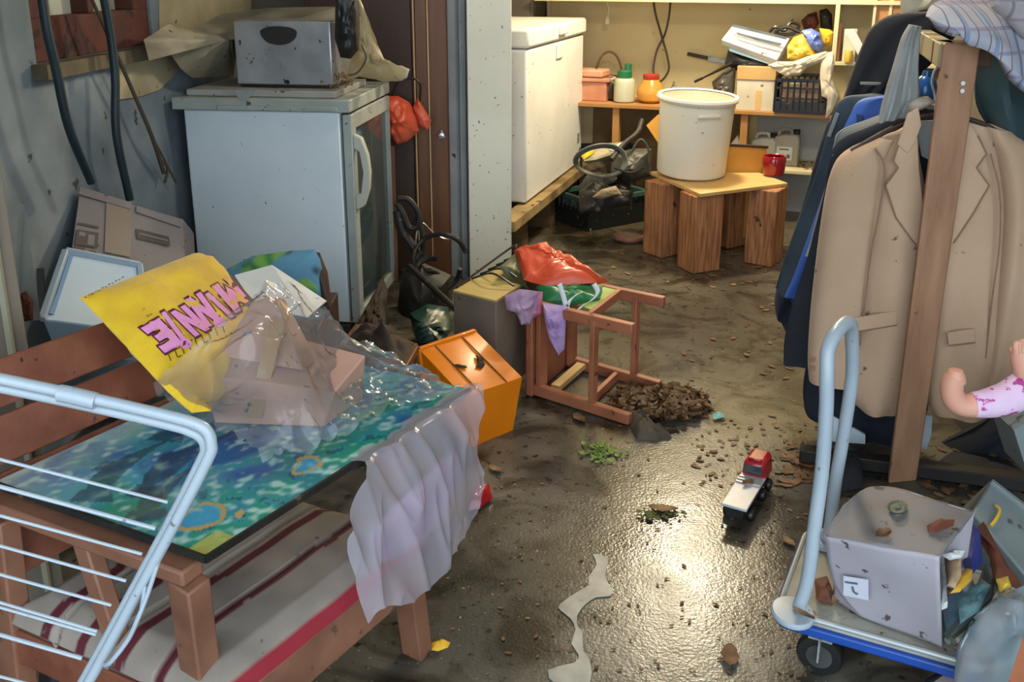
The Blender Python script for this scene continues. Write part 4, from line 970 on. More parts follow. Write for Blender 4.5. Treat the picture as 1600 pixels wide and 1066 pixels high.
b = MB()
for i in range(60): leafmesh(b, Z(random.gauss(1030,16), random.gauss(806,6), .003), random.uniform(.008,.02), random.random()*6.28, random.uniform(-.5,.5), .2)
tag(b.build('moss_clump', mat('dark_moss','#4b5226','#6b6a34',30,.8), label='small dark moss clump around the tan leaf in the middle of the floor', cat='moss', kind='stuff'))
# ================================================================== BACK ROOM
# chest freezer
fz0 = .28
a0 = Z(822,318,fz0); a1 = Z(908,252,fz0); fd = (a1-a0).normalized(); fl = (a1-a0).length; fs = V((-fd.y, fd.x, 0))
ft = Y(822,46,a0.y).z; fm = Y(822,77,a0.y).z
def Zp(l, s, z): return V((a0.x,a0.y,0))+fd*l+fs*s+V((0,0,z))
def zb_(mb, l0, l1, s0, s1, z0, z1): return mb.hexa([Zp(l0,s0,z0),Zp(l1,s0,z0),Zp(l1,s1,z0),Zp(l0,s1,z0)], [Zp(l0,s0,z1),Zp(l1,s0,z1),Zp(l1,s1,z1),Zp(l0,s1,z1)])
fz = thing('chest_freezer', Zp(fl/2,.3,fz0), 'white chest freezer with closed lid standing on old timbers behind the white post', 'freezer')
b = MB(); zb_(b, 0, fl, 0, .58, fz0, fm-.004); b.build('body', M_white, fz, bevel=.012)
b = MB(); zb_(b, -.012, fl+.012, -.015, .59, fm+.004, ft); b.build('lid', M_white, fz, bevel=.015)
b = MB(); zb_(b, 0.01, fl-.01, .005, .57, fm-.004, fm+.004); b.build('seal', M_grey, fz)
hl = fl*.52
b = MB(); zb_(b, hl-.07, hl+.07, -.035, -.014, fm+.035, fm+.085); b.build('handle', M_white, fz, bevel=.006)
b = MB(); zb_(b, hl-.065, hl+.06, -.012, .0, fm-.10, fm-.02); b.build('lock_plate', M_white, fz, bevel=.006)
b = MB(); zb_(b, fl*.9, fl*.94, -.004, 0, fz0+.14, fz0+.20); zb_(b, fl*.88, fl*.92, -.004, 0, fz0+.03, fz0+.08); b.build('badge', M_grey, fz)
for l in (0.05, .6, fl-.1):
    b = MB(); b.bar(Zp(l,.02,.11), Zp(l,.58,.11), .10, .22); tag(b.build('timber_support', mat('timber', '#6f5334', '#54401f', 6, .8, stretch=(2,2,8), bump=.4), label={0:'timber block under the near end of the white chest freezer',1:'timber block under the middle of the white chest freezer',2:'timber block under the far end of the white chest freezer'}[int(l > .1)+int(l > .7)], cat='timber'))
b = MB(); b.bar(Zp(-.35,-.0,.245), Zp(fl+.05,-.0,.245), .10, .05); tag(b.build('plank', mat('timber2', '#a38a5c', '#6b5634', 6, .75, bump=.4, spots=.06), label='long dirty plank under the front edge of the white chest freezer', cat='plank'))

# wall shelves, one fixture
SHc = mat('shelf_cream', '#d8cba4', '#cabd94', 3, .6); SHw = mat('shelf_wood', '#b8864c', '#a3743e', 4, .55)
def uz(px, py, v): p = W(px, py, v); return (p-W0).dot(U), p.z
tz = uz(1000, 3, .34)[1]; lz = uz(970, 163, .36)[1]; mz = uz(1320, 97, .36)[1]; bz = uz(1240, 266, .36)[1]
uL = uz(862, 40, 0)[0]; uD = uz(1306, 50, .34)[0]; uR = uD+1.1
sh = thing('storage_shelves', Wp(1.0, .18, 0), 'cream and wood shelving built along the back wall', 'shelves')
b = MB(); wbox(b, uL, uR, .0, .36, tz, tz+.022); b.build('top_shelf', SHc, sh, bevel=.002)
b = MB(); wbox(b, uL-.02, uL, .0, .04, tz-.3, tz+.6); b.build('upright', SHc, sh)
uM = uz(1148, 170, .36)[0]
b = MB(); wbox(b, uz(903,160,.38)[0], uR, .0, .38, lz-.022, lz); b.build('shelf', SHw, sh, bevel=.002)
b = MB(); wbox(b, uD, uR, .0, .36, mz-.02, mz); b.build('shelf', SHc, sh, bevel=.002)
b = MB(); wbox(b, uD-.012, uD+.012, .0, .36, mz, tz); b.build('divider', SHc, sh, bevel=.002)
b = MB(); wbox(b, uM+.05, uR, .0, .38, bz-.02, bz); b.build('shelf', SHc, sh, bevel=.002)
for px in (965, 1165):
    uu = uz(px, 200, .34)[0]; b = MB(); wbox(b, uu-.03, uu+.012, .30, .36, 0, lz-.022); b.build('upright', SHw, sh, bevel=.002)
uu = uz(1250, 200, .2)[0]
b = MB(); wbox(b, uM+.1, uR, .002, .01, 0, bz-.02); wbox(b, uM+.1, uR, .002, .01, bz, lz-.03); b.build('back_panel', mat('back_panel_grey', '#b5b3ab', '#a2a09a', 4, .7), sh)
b = MB(); wbox(b, uz(903,160,.38)[0], uM+.05, .002, .012, 0, lz-.022); b.build('back_panel', mat('under_shelf_brown', '#8a7048', '#5a4630', 3, .8), sh)
# beige cupboard behind freezer top-left
cp = thing('hanging_cupboard', Wp(uL-.25,.1,tz-.1), 'dark wall cupboard high behind the white chest freezer', 'cupboard')
b = MB(); wbox(b, uL-.6, uL-.03, .02, .3, Y(830,34,6.5).z-.02, 2.0); b.build('body', mat('cupboard_grey', '#5a5248', '#474038', 3, .7), cp, bevel=.004)
b = MB(); wbox(b, uL-.3, uL-.05, .3, .315, Y(830,34,6.5).z, 1.98); b.build('door', mat('cupboard_grey', '#5a5248'), cp, bevel=.003)

# --- things on the left part of the shelf
def base(px, v): # point on shelf at pixel column
    p = W(px, 155, v); uu = (p-W0).dot(U); return Wp(uu, v, lz)
p = base(928, .2); b = MB(); b.box(p+V((0,0,.06)), (.20,.16,.12), -.35); b.box(p+V((0,0,.128)), (.22,.18,.016), -.3); b.box(p+V((-.01,0,.155)), (.18,.15,.04), -.45)
pk = thing('pink_box', p, 'pinkish basket box with papers at the left end of the back shelf', 'box')
b = MB(); b.box(p+V((0,0,.06)), (.20,.16,.118), -.35); b.build('body', M_pinkbox, pk, bevel=.004)
b = MB(); b.box(p+V((0,0,.132)), (.23,.19,.022), -.3); b.build('lid', M_pinkbox, pk, bevel=.004)
b = MB(); b.box(p+V((-.01,0,.17)), (.18,.15,.045), -.45); b.build('bundle', mat('peach', '#d8a080', '#c88a6a', 8, .7), pk, bevel=.01)
p = base(950, .16); bb_ = thing('basket', p, 'dark woven basket with a tall loop handle beside the pink box', 'basket')
b = MB(); b.lathe([(.05,0),(.075,.01),(.085,.12),(.06,.15),(.055,.14),(.05,.02)], p, 20); b.build('body', mat('basket_brown','#5e4630','#453222',20,.7,bump=.6), bb_)
b = MB(); b.tube([p+V((.085*cos(a),0,.13+.17*sin(a))) for a in [pi*i/10 for i in range(11)]], .007, 8); b.build('handle', mat('basket_brown','#5e4630'), bb_)
p = base(975, .25); j = thing('jar', p, 'pale plastic jar with green lid on the back shelf', 'jar')
b = MB(); b.lathe([(.055,0),(.066,.008),(.066,.125),(.062,.14),(.05,.15)], p, 26); b.build('body', M_jar, j)
b = MB(); b.lathe([(.045,.150),(.046,.19),(.036,.2)], p, 22); b.lathe([(.022,.2),(.022,.235),(.01,.24)], p+V((.02,0,0)), 14); b.build('lid', M_gcap, j)
b = MB(); b.tube([p+V((-.07,0,.12)),p+V((-.085,-.02,.14)),p+V((-.06,-.03,.155))], .007, 6); b.build('handle', M_jar, j)
p = base(1016, .22); j = thing('jar', p, 'round amber jar with red lid behind the white bucket', 'jar')
b = MB(); b.lathe([(.05,0),(.078,.02),(.088,.055),(.082,.09),(.055,.13),(.047,.145)], p, 28); b.build('body', M_amber, j)
b = MB(); b.lathe([(.048,.145),(.05,.148),(.05,.172),(.045,.176)], p, 24); b.build('lid', M_rcap, j)
p = base(1052, .12); b = MB(); b.puff([p+V((-.06,0,0)),p+V((-.03,0,.07)),p+V((0,0,.13)),p+V((.02,0,.06)),p+V((.06,0,.0))], N_, .03, .02, 6, .015, 20); tag(b.build('crumpled_bag', M_clear, label='small crumpled clear bag right of the amber jar', cat='bag'))
p = base(1090, .2); t_ = thing('roasting_tray', p, 'pair of dark stacked roasting trays behind the white bucket', 'tray')
b = MB(); b.hexa([p+U*x+N_*y_+V((0,0,0.0)) for x, y_ in ((-.13,-.08),(.12,-.08),(.12,.08),(-.13,.08))], [p+U*x+N_*y_+V((0,0,.07)) for x, y_ in ((-.16,-.1),(.15,-.1),(.15,.1),(-.16,.1))]); b.build('lower_tray', M_black, t_, bevel=.006)
b = MB(); b.hexa([p+U*x+N_*y_+V((0,0,.072)) for x, y_ in ((-.15,-.09),(.14,-.09),(.14,.09),(-.15,.09))], [p+U*x+N_*y_+V((0,0,.095)) for x, y_ in ((-.17,-.11),(.13,-.11),(.13,.11),(-.17,.11))]); b.build('upper_tray', mat('tray_pale','#b5b09c','#8d8878',6,.4), t_, bevel=.006)
# cleaver knife on wall
k = thing('kitchen_knife', W(1095,90,.02), 'knife with dark handle fixed on the cream back wall', 'knife')
b = MB(); b.bar(W(1074,84,.02), W(1106,91,.02), .018, .022); b.build('handle', M_vdwood, k, bevel=.004)
b = MB(); b.prism([W(1106,88,.018),W(1150,98,.018),W(1148,102,.018),W(1106,95,.018)], N_*.002); b.build('blade', M_steel, k)
# hanging cables
b = MB(); b.tube([W(1020,-40,.15),W(1022,10,.15),W(1032,50,.15),W(1043,90,.15),W(1044,112,.15),W(1030,128,.15),W(1021,112,.15),W(1026,80,.14),W(1040,50,.14),W(1047,10,.14),W(1048,-40,.14)], .007, 8); tag(b.build('hanging_cable', M_cable, label='dark cable hanging in a crossed loop before the cream wall', cat='cable'))
wc = thing('power_plug', W(948,35,.1), 'white cable with plug dangling below the top shelf', 'plug')
b = MB(); b.tube([W(946,-40,.1),W(948,0,.1),W(952,15,.1),W(949,30,.1)], .005, 8); b.build('cable', M_wcable, wc)
b = MB(); b.lathe([(.006,.03),(.012,.02),(.017,.0),(.014,-.015)], W(949,34,.1), 12); b.build('plug', M_wcable, wc)

# --- right part of the shelf: white carton, black crate, papers
uA = uz(1149,172,.36)[0]; uB = uz(1207,176,.36)[0]
wc_ = thing('white_carton', Wp((uA+uB)/2,.2,lz), 'white and tan carton on the shelf right of the white bucket', 'box')
zc2 = uz(1180,125,.36)[1]; zc3 = uz(1180,104,.36)[1]
b = MB(); wbox(b, uA, uB, .12, .36, lz, zc2); b.build('body', M_cardw, wc_, bevel=.003)
b = MB(); wbox(b, uA-.004, uB+.004, .11, .366, zc2, zc3); b.build('lid', mat('tan_lid','#c9a468','#b8935a',5,.7), wc_, bevel=.003)
b = MB(); wbox(b, uA+.11, uA+.145, .36, .362, lz+.01, lz+.12); b.build('tape', M_ply, wc_)
bc0 = uz(1209,180,.37)[0]; bc1 = uz(1287,182,.37)[0]; zc0 = lz+.002; zc4 = uz(1245,122,.37)[1]
def crate(name, m, u0, u1, v0, v1, z0, z1, label, fr=W0, nb=8):
    c = thing(name, Wp((u0+u1)/2,(v0+v1)/2,z0), label, 'crate'); t = .008
    b = MB(); wbox(b, u0, u1, v0, v1, z0, z0+.01); b.build('bottom', m, c)
    def side(pu, pv, qu, qv):
        b = MB(); P = lambda s, z: Wp(pu+(qu-pu)*s, pv+(qv-pv)*s, z)
        for z in (z0+.02, z0+(z1-z0)*.42, z0+(z1-z0)*.72, z1-.012): b.bar(P(0,z), P(1,z), t, .022 if z in (z0+.02, z1-.012) else .012)
        for k in range(nb+1): b.bar(P(k/nb, z0+.02), P(k/nb, z1-.01), t, .012, (0,1,0) if abs(pv-qv) < .01 else (1,0,0))
        b.bar(P(0,z0+(z1-z0)*.22), P(1,z0+(z1-z0)*.22), t*.8, (z1-z0)*.25)
        b.build('side', m, c)
    side(u0,v1,u1,v1); side(u0,v0,u1,v0); side(u0,v0,u0,v1); side(u1,v0,u1,v1); return c
crate('lattice_crate', M_black, bc0, bc1, .08, .40, zc0, zc4, 'black lattice plastic crate on the back shelf beside the white carton')
b = MB(); wbox(b, bc0+.02, bc1-.02, .12, .36, zc0+.012, zc4-.03); tag(b.build('paper_bundle', mat('mix_paper','#d8cfae','#c48a6a',14,.7), bevel=.02, label='pale bundle of papers inside the black lattice crate', cat='paper'))
# white cloth over crate, hanging
b = MB(); v_ = .42
b.puff([W(1199,102,v_),W(1215,112,v_),W(1228,120,v_),W(1250,118,v_),W(1262,105,v_),W(1282,98,v_),W(1300,84,v_),W(1290,80,v_),W(1262,88,v_),W(1240,96,v_),W(1215,96,v_)], N_, .03, .02, 8, .02, 16); 
tag(b.build('white_cloth', M_cardw, ang=60, label='crumpled off-white cloth draped over the black lattice crate rim', cat='cloth'))
b = MB(); b.puff([W(1283,84,v_),W(1302,80,v_),W(1304,98,v_),W(1300,120,v_),W(1310,150,v_),W(1300,175,v_),W(1290,185,v_),W(1293,155,v_),W(1284,150,v_),W(1281,120,v_)], N_, .02, .015, 8, .015, 16)
tag(b.build('white_cloth', M_cardw, ang=60, label='off-white cloth tail hanging down at the right corner of the black lattice crate', cat='cloth'))
# box pack of papers
mg = thing('product_box', W(1180,85,.2), 'white flat printed box tilted on top of the white carton', 'box')
v_ = .36
q = [W(1127,62,v_),W(1146,38,v_),W(1234,60,v_-.05),W(1222,84,v_),W(1212,100,v_)]
b = MB(); b.prism([W(1127,62,v_),W(1146,38,v_-.06),W(1234,60,v_-.06),W(1214,94,v_)], V((0,0,-.03))+(-N_)*.02); b.build('body', M_paper, mg, bevel=.003)
b = MB(); nq = (q[1]-q[0]).cross(W(1214,94,v_)-q[0]).normalized(); nq = nq if nq.y < 0 else -nq
b.prism([PL(x,y,q[0]+nq*.004,nq) for x,y in ((1150,50),(1180,58),(1222,68),(1218,72),(1185,64),(1152,54))], nq*.001); b.build('print', M_papdark, mg)
b = MB(); b.prism([PL(x,y,q[0]+nq*.004,nq) for x,y in ((1146,38),(1230,58),(1228,62),(1144,42))], nq*.001); b.build('print', M_papdark, mg)
b = MB(); b.prism([W(1138,70,.34),W(1210,96,.34),W(1206,102,.34),W(1140,80,.34)], -N_*.12); tag(b.build('blue_folder', mat('folder_blue','#8aa6b4','#9db4c0',5,.4), label='pale blue folder under the white printed box', cat='folder'))
b = MB(); b.puff([W(1138,78,.3),W(1170,88,.3),W(1205,100,.3),W(1200,106,.3),W(1190,112,.3),W(1150,110,.3),W(1132,100,.3)], N_, .03, .03, 6, .01, 12); tag(b.build('black_bag', M_black, ang=50, label='black bag squeezed under the pale blue folder on the shelf', cat='bag'))
b = MB(); b.puff([W(1230,72,.36),W(1240,58,.36),W(1256,52,.34),W(1270,75,.36),W(1278,90,.36),W(1245,96,.38),W(1230,92,.38)], N_, .04, .03, 7, .015, 20); tag(b.build('gold_packet', M_yelb, ang=50, label='crinkled gold-green packet on the black lattice crate', cat='packet'))
b = MB(); b.puff([W(1252,48,.35),W(1268,44,.35),W(1282,52,.35),W(1288,72,.35),W(1282,84,.35),W(1268,80,.35),W(1258,62,.35)], N_, .05, .03, 7, .015, 22); tag(b.build('blue_packet', M_blueb, ang=50, label='crinkled blue and white packet beside the gold packet', cat='packet'))
b = MB(); b.puff([W(1280,44,.33),W(1296,46,.33),W(1302,50,.33),W(1300,74,.33),W(1286,72,.33)], N_, .04, .03, 6, .01, 20); tag(b.build('yellow_packet', M_yellow, label='small yellow packet right of the blue packet', cat='packet'))
b = MB(); b.puff([W(1252,32,.2),W(1262,22,.2),W(1276,18,.2),W(1280,36,.2),W(1274,46,.2),W(1256,46,.2)], N_, .05, .04, 6, .01, 16); tag(b.build('dark_pouch', mat('maroon','#3a1c18','#7a3420',8,.5), label='dark maroon pouch behind the blue packet', cat='pouch'))
b = MB(); b.puff([W(1280,16,.2),W(1292,13,.2),W(1300,22,.2),W(1301,46,.2),W(1282,46,.2)], N_, .05, .04, 6, .01, 16); tag(b.build('dark_pouch', M_blackd, label='black pouch upright against the shelf divider', cat='pouch'))
b = MB(); b.tube([W(1202,50,.3),W(1212,42,.3),W(1225,48,.3),W(1235,36,.28),W(1248,40,.28),W(1240,52,.3),W(1222,54,.3),W(1212,50,.3),W(1228,42,.3),W(1250,50,.3)], .01, 6); tag(b.build('coiled_cable', M_black, label='tangle of black cable above the white printed box', cat='cable'))
# top right shelf items
b = MB(); wbox(b, uz(1308,60,.3)[0], uz(1314,60,.3)[0], .28, .32, mz, uz(1310,35,.3)[1]); tag(b.build('batten', M_block, label='upright reddish wood batten just right of the shelf divider', cat='slat'))
p = W(1325,95,.3); b = MB(); b.box(V((p.x,p.y,mz+.09)), (.07,.06,.18), -.3); tag(b.build('white_carton', M_cardw, bevel=.004, label='small white carton standing right of the shelf divider', cat='box'))
b = MB(); b.bar(W(1328,48,.33), W(1350,88,.33), .05, .035, N_); tag(b.build('foam_bar', M_paper, bevel=.004, label='pale bar leaning diagonally on the small white carton', cat='bar'))
p = W(1326,88,.36); b = MB(); b.lathe([(.02,0),(.022,.005),(.022,.06),(.02,.065)], V((p.x,p.y,mz)), 16); tag(b.build('small_jar', M_yelb, label='tiny yellowish jar in front of the small white carton', cat='jar'))
ld = thing('framed_panel', W(1375,30,.34), 'thin wooden frame leaning at the right end of the upper shelf', 'frame')
b = MB()
for a_, c_ in (((1371,-20),(1358,95)),((1395,-20),(1388,50)),((1360,48),(1392,45))): b.bar(W(*a_,.34), W(*c_,.34), .015, .02, N_)
b.build('frame', SHc, ld)
b = MB(); b.prism([W(1373,-20,.335),W(1395,-20,.335),W(1388,46,.335),W(1362,48,.335)], -N_*.006); b.build('panel', SHw, ld)
b = MB(); b.prism([W(1400,-20,.345),W(1425,-20,.345),W(1412,30,.345),W(1394,28,.345)], -N_*.01); tag(b.build('plank', mat('amberwood','#a8703a','#8f5c2c',4,.5), label='brown wood panel behind the dark coats, right of the thin frame', cat='panel'))
for k_, (x, m_) in enumerate(((1335, M_cardw), (1352, M_yelb))): pass
# items on top shelf edge
b = MB(); wbox(b, uz(1195,0,.3)[0], uz(1245,0,.3)[0], .1, .3, tz+.022, tz+.05); tag(b.build('flat_box', M_papdark, label='flat grey box lying on the top shelf edge', cat='box'))

# lower shelf: jerrycans
def jerry(px, m, label, sc=1, lab=True):
    p = W(px, 255, .2); uu = (p-W0).dot(U); o = Wp(uu, .2, bz); t = thing('jerrycan', o, label, 'canister', None); h = .17*sc; w_ = .075
    M3 = Matrix(((U.x, N_.x, 0),(U.y, N_.y, 0),(0,0,1)))
    b = MB(); prof = [(-w_,0),(w_,0),(w_,h*.86),(w_*.8,h),(-w_*.2,h),(-w_*.9,h*.92),(-w_,h*.8)]
    b.prism([o+M3@V((x,.06,z)) for x, z in prof], -N_*.12); b.build('body', m, t, bevel=.01)
    b = MB(); b.tube([o+M3@V((-w_*.7,0,h*.92)), o+M3@V((-w_*.5,0,h*1.1)), o+M3@V((w_*.2,0,h*1.12)), o+M3@V((w_*.35,0,h*.98))], .01, 8); b.build('handle', m, t)
    b = MB(); b.lathe([(.02,0),(.02,.025),(.017,.028)], o+M3@V((w_*.7,0,h*.99)), 14); b.build('cap', M_black, t)
    if lab:
        b = MB(); b.prism([o+M3@V((x,.0605,z)) for x, z in ((-w_*.7,h*.2),(w_*.5,h*.2),(w_*.5,h*.62),(-w_*.7,h*.62))], N_*.001); l_ = b.build('sticker', M_paper, t)
        b = MB(); b.prism([o+M3@V((x,.062,z)) for x, z in ((w_*.1,h*.26),(w_*.35,h*.26),(w_*.35,h*.38),(w_*.1,h*.38))], N_*.0006); b.build('print', M_papdark, l_)
        b = MB(); b.prism([o+M3@V((x,.062,z)) for x, z in ((-w_*.5,h*.52),(w_*.2,h*.52),(w_*.2,h*.56),(-w_*.5,h*.56))], N_*.0006); b.build('print', M_papdark, l_)
jerry(1192, mat('can_pale','#c2c4b6','#aeb0a3',5,.45), 'pale canister on the lower shelf, left of the labelled grey one', .95, False)
jerry(1227, mat('can_grey','#a8a496','#96927f',5,.45), 'greyish canister with white sticker and black cap on the lower shelf', 1.12)
b = MB(); p = W(1285,262,.3); 
random.seed(4)
for i in range(26): leafmesh(b, Wp(uz(random.uniform(1245,1290),262,.3)[0], random.uniform(.1,.36), bz+.004), .03, random.random()*6, .3, .3)
tag(b.build('debris', M_leaf, label='leaf debris on the lower shelf right of the canisters', cat='debris', kind='stuff'))
# orange board + folded paper + tilted yellow board
b = MB(); yv = Z(1100,350,0).y
yb_ = 5.1
b.prism([Y(1130,228,yb_),Y(1198,231,yb_),Y(1200,262,yb_),Y(1198,372,yb_),Y(1130,372,yb_)], V((.0,.02,0))); tag(b.build('yellow_board', mat('amber_board','#d8a040','#c88f34',5,.5), label='amber-yellow board standing behind the low block table', cat='board'))
b = MB(); b.bar(Y(1130,226,yb_-.0), Y(1200,230,yb_-.0), .022, .012); tag(b.build('frame_strip', M_vdwood, label='dark strip lying along the top of the amber-yellow board', cat='strip'))
b = MB(); b.prism([W(1140,228,.3),W(1152,212,.3),W(1158,230,.3)], -N_*.05); tag(b.build('folded_paper', M_paper, label='small folded white paper beside the white bucket, below the shelf', cat='paper'))
b = MB(); b.prism([Y(1010,196,5.35),Y(1027,180,5.35),Y(1040,190,5.35),Y(1040,235,5.3),Y(1030,226,5.3)], V((.01,.02,0))); tag(b.build('yellow_board', mat('amber_board','#d8a040'), label='small amber board corner poking out left of the white bucket', cat='board'))

# block table
th = .42
tg = [Z(1016,268,th),Z(1094,303,th),Z(1231,286,th),Z(1150,256,th)]
cen = sum(tg, V())/4
bt_ = thing('block_table', V((cen.x,cen.y,0)), 'low table made of four thick rough wood blocks and a plywood top', 'table')
b = MB(); b.prism([p-V((0,0,.018)) for p in tg], V((0,0,.018))); b.build('tabletop', M_ply, bt_, bevel=.002)
ua = (tg[2]-tg[1]).normalized(); rzz = atan2(ua.y, ua.x)
for k_, (px, py, sx) in enumerate(((1040,402,.17),(1095,427,.165),(1198,416,.165),(1142,388,.15))):
    c = Z(px,py,0); c = c+V((0,.08,0)); b = MB(); b.box(V((c.x,c.y,(th-.018)/2)), (sx,.15,th-.02), rzz+(.15,-.05,.5,.1)[k_]); b.build('leg', M_block, bt_, bevel=.006)
# bucket
bp_ = Z(1079,273,th+.001); by = bp_.y
zt2 = Y(1090,152,by).z; r0 = 53/F*(by*.961+1.08*.276); r1 = 58/F*(by*.961+.8*.276)
bu = thing('bucket', bp_, 'large white plastic bucket standing on the low block table', 'bucket')
H_ = zt2-bp_.z; tl = V((.012,0,0))
tiltM = Matrix.Rotation(radians(1.8), 3, 'Y') @ Matrix.Rotation(radians(3.0), 3, 'X')
b = MB(); b.lathe([(.01,.002),(r0*.93,.0),(r0*.985,.008),(r0,.02),(r1,H_-.006),(r1-.005,H_-.006),(r0-.006,.025),(.01,.012)], bp_+V((0,0,.012)), 48, tiltM); b.build('body', M_bucket, bu)
b = MB(); b.lathe([(r1-.006,H_-.02),(r1+.002,H_-.028),(r1+.014,H_-.02),(r1+.018,H_-.008),(r1+.013,H_+.004),(r1,H_+.006),(r1-.007,H_)], bp_+V((0,0,.012)), 48, tiltM, caps=False); b.build('rim', M_bucket, bu)
b = MB(); hb = Y(1107,182,by-r1).z; xx = Y(1090,178,by-r1).x; x2 = Y(1126,178,by-r1).x
rq = r0+(r1-r0)*.72; yq = lambda x: by-sqrt(max(.001, rq*rq-(x-bp_.x)**2))-.030
b.bar(V((xx,yq(xx),hb)), V((x2,yq(x2),hb)), .03, .016); b.build('handle', M_bucket, bu, bevel=.006)
# red pot
p = Z(1208,274,th+.001); rp = .062
rd = thing('red_pot', p, 'glossy crimson pot on the right corner of the block table', 'pot')
b = MB(); b.lathe([(.03,0),(.05,.004),(.056,.02),(.063,.07),(.062,.095),(.055,.108),(.05,.104),(.055,.09),(.05,.02),(.01,.01)], p, 32); b.build('body', M_crimson, rd)

# left pile: green crate, cables
random.seed(6)
gc = Z(918,362,0); gx = Z(1010,345,0)
g0 = thing('green_crate', (gc+gx)/2, 'dark green plastic crate on the floor left of the block table', 'crate')
ga = (gx-gc); gl = ga.length; ga.normalize(); gb = V((-ga.y, ga.x, 0))
def Gp(s, t, z): return gc+ga*s+gb*t+V((0,0,z))
GH = .19; M_gcr = mat('crate_dark','#121a18','#1a2421',6,.45,spots=.06,scol='#8a9a90',sscale=50)
for (p, q) in (((0,0),(gl,0)),((0,0),(0,.32)),((gl,0),(gl,.32)),((0,.32),(gl,.32))):
    b = MB(); b.bar(Gp(*p,.06), Gp(*q,.06), .008, .12)
    for k_ in range(9): b.bar(Gp(p[0]+(q[0]-p[0])*k_/8, p[1]+(q[1]-p[1])*k_/8, .1), Gp(p[0]+(q[0]-p[0])*k_/8, p[1]+(q[1]-p[1])*k_/8, GH), .008, .012, (1,0,0))
    sdd = b.build('side', M_gcr, g0)
    b = MB(); b.bar(Gp(*p,GH-.012), Gp(*q,GH-.012), .03, .024); b.build('rim', mat('crate_green','#44665c','#35544c',6,.4), sdd)
b = MB(); b.hexa([Gp(0,0,0),Gp(gl,0,0),Gp(gl,.32,0),Gp(0,.32,0)],[Gp(0,0,.01),Gp(gl,0,.01),Gp(gl,.32,.01),Gp(0,.32,.01)]); b.build('bottom', M_gcr, g0)
for k_, (s, t, l, m_, lb) in enumerate(((.08,.1,.12,M_papdark,'grey tool lying in the dark green crate'),(.2,.08,.12,M_paper,'white strip lying across the dark green crate'),(.15,.18,.14,mat('teal_tool','#3b5f6c'),'teal tool lying at the back of the dark green crate'))):
    b = MB(); b.bar(Gp(s,t,GH-.03), Gp(s+l,t+.06,GH+.0), .04, .02); tag(b.build('tool', m_, bevel=.006, label=lb, cat='tool'))
# black box stack behind
b = MB(); bq = Y(915,262,5.35); 
bk_ = thing('black_crate', Z(945,345,0)+V((0,.3,0)), 'black crate behind the dark green crate, heaped with cables', 'crate')
o = Z(945,345,0)+V((.05,.42,0))
b = MB()
for z in (.04,.2,.36):
    for p,q in (((-.18,-.13),(.16,-.13)),((.16,-.13),(.16,.13)),((.16,.13),(-.18,.13)),((-.18,.13),(-.18,-.13))): b.bar(o+V((*p,z)), o+V((*q,z)), .01, .035)
for p in ((-.18,-.13),(.16,-.13),(.16,.13),(-.18,.13),(-.01,-.13)): b.bar(o+V((*p,0)), o+V((*p,.38)), .016, .016, (0,1,0))
b.build('frame', M_black, bk_)
b = MB(); b.puff([o+V((x,0,z)) for x, z in ((-.15,.02),(.14,.02),(.15,.28),(.05,.34),(-.08,.3),(-.16,.25))], (0,-1,.1), .09, .08, 8, .04, 12); tag(b.build('rag_heap', mat('rag_brown','#6b5a44','#3b3228',9,.8,bump=.6), ang=60, label='brown rags stuffed in the black crate behind the green one', cat='rags', kind='stuff'))
cc_ = Y(938,252,5.0)
b = MB(); 
for k_ in range(3):
    b.tube([cc_+V(((.125+.008*k_)*cos(a), .03*sin(a*2)-.01*k_, (.075+.006*k_)*sin(a)+.004*k_)) for a in [2*pi*i/14 for i in range(15)]], .006, 7)
tag(b.build('cable_coil', M_rope, label='coiled grey cable loop lying on the pile left of the bucket', cat='cable'))
b = MB(); b.tube([Y(955,250,4.95),Y(975,225,5.1),Y(995,208,5.2),Y(1003,188,5.3)], .014, 8); b.tube([Y(960,262,4.95),Y(985,270,4.95),Y(1006,262,5)], .007, 6); tag(b.build('black_hose', M_blackd, label='dark dusty hose rising from the pile towards the amber corner', cat='hose'))
b = MB(); b.tube([Y(985,240,5.1),Y(1000,218,5.1),Y(1012,230,5.1),Y(1014,255,5.1)], .006, 6); tag(b.build('grey_wire', M_rope, label='grey wire arch close to the left side of the bucket', cat='wire'))
b = MB(); b.puff([Y(955,240,5.2),Y(990,232,5.25),Y(1018,232,5.25),Y(1018,275,5.2),Y(990,285,5.15),Y(955,270,5.15)], (0,-1,.2), .08, .06, 8, .02, 12); tag(b.build('grey_tub', mat('tub_grey','#4c4a40','#39372e',6,.5), label='dark grey tub lying between the cable coil and the bucket', cat='tub'))
b = MB(); b.puff([Y(912,236,5.5),Y(935,226,5.5),Y(975,224,5.5),Y(968,238,5.4),Y(930,250,5.3),Y(912,252,5.3)], (0,-.5,.8), .03, .05, 6, .01, 20); tag(b.build('dish', mat('dish','#a89f80','#8b8468',8,.5), label='dull beige dish beside the freezer foot', cat='dish'))
b = MB(); b.bar(Y(955,236,5.2), Y(978,222,5.3), .03, .01); tag(b.build('white_strip', M_paper, label='short white strip lying above the coiled grey cable', cat='strip'))
b = MB(); b.puff([Y(908,244,5.25),Y(925,234,5.3),Y(930,238,5.2),Y(912,250,5.15)], (0,-.5,.8), .02, .02, 5, .006, 30); tag(b.build('yellow_rag', mat('yellow_rag','#d8b81e'), label='small bright yellow rag at the freezer corner', cat='rag'))
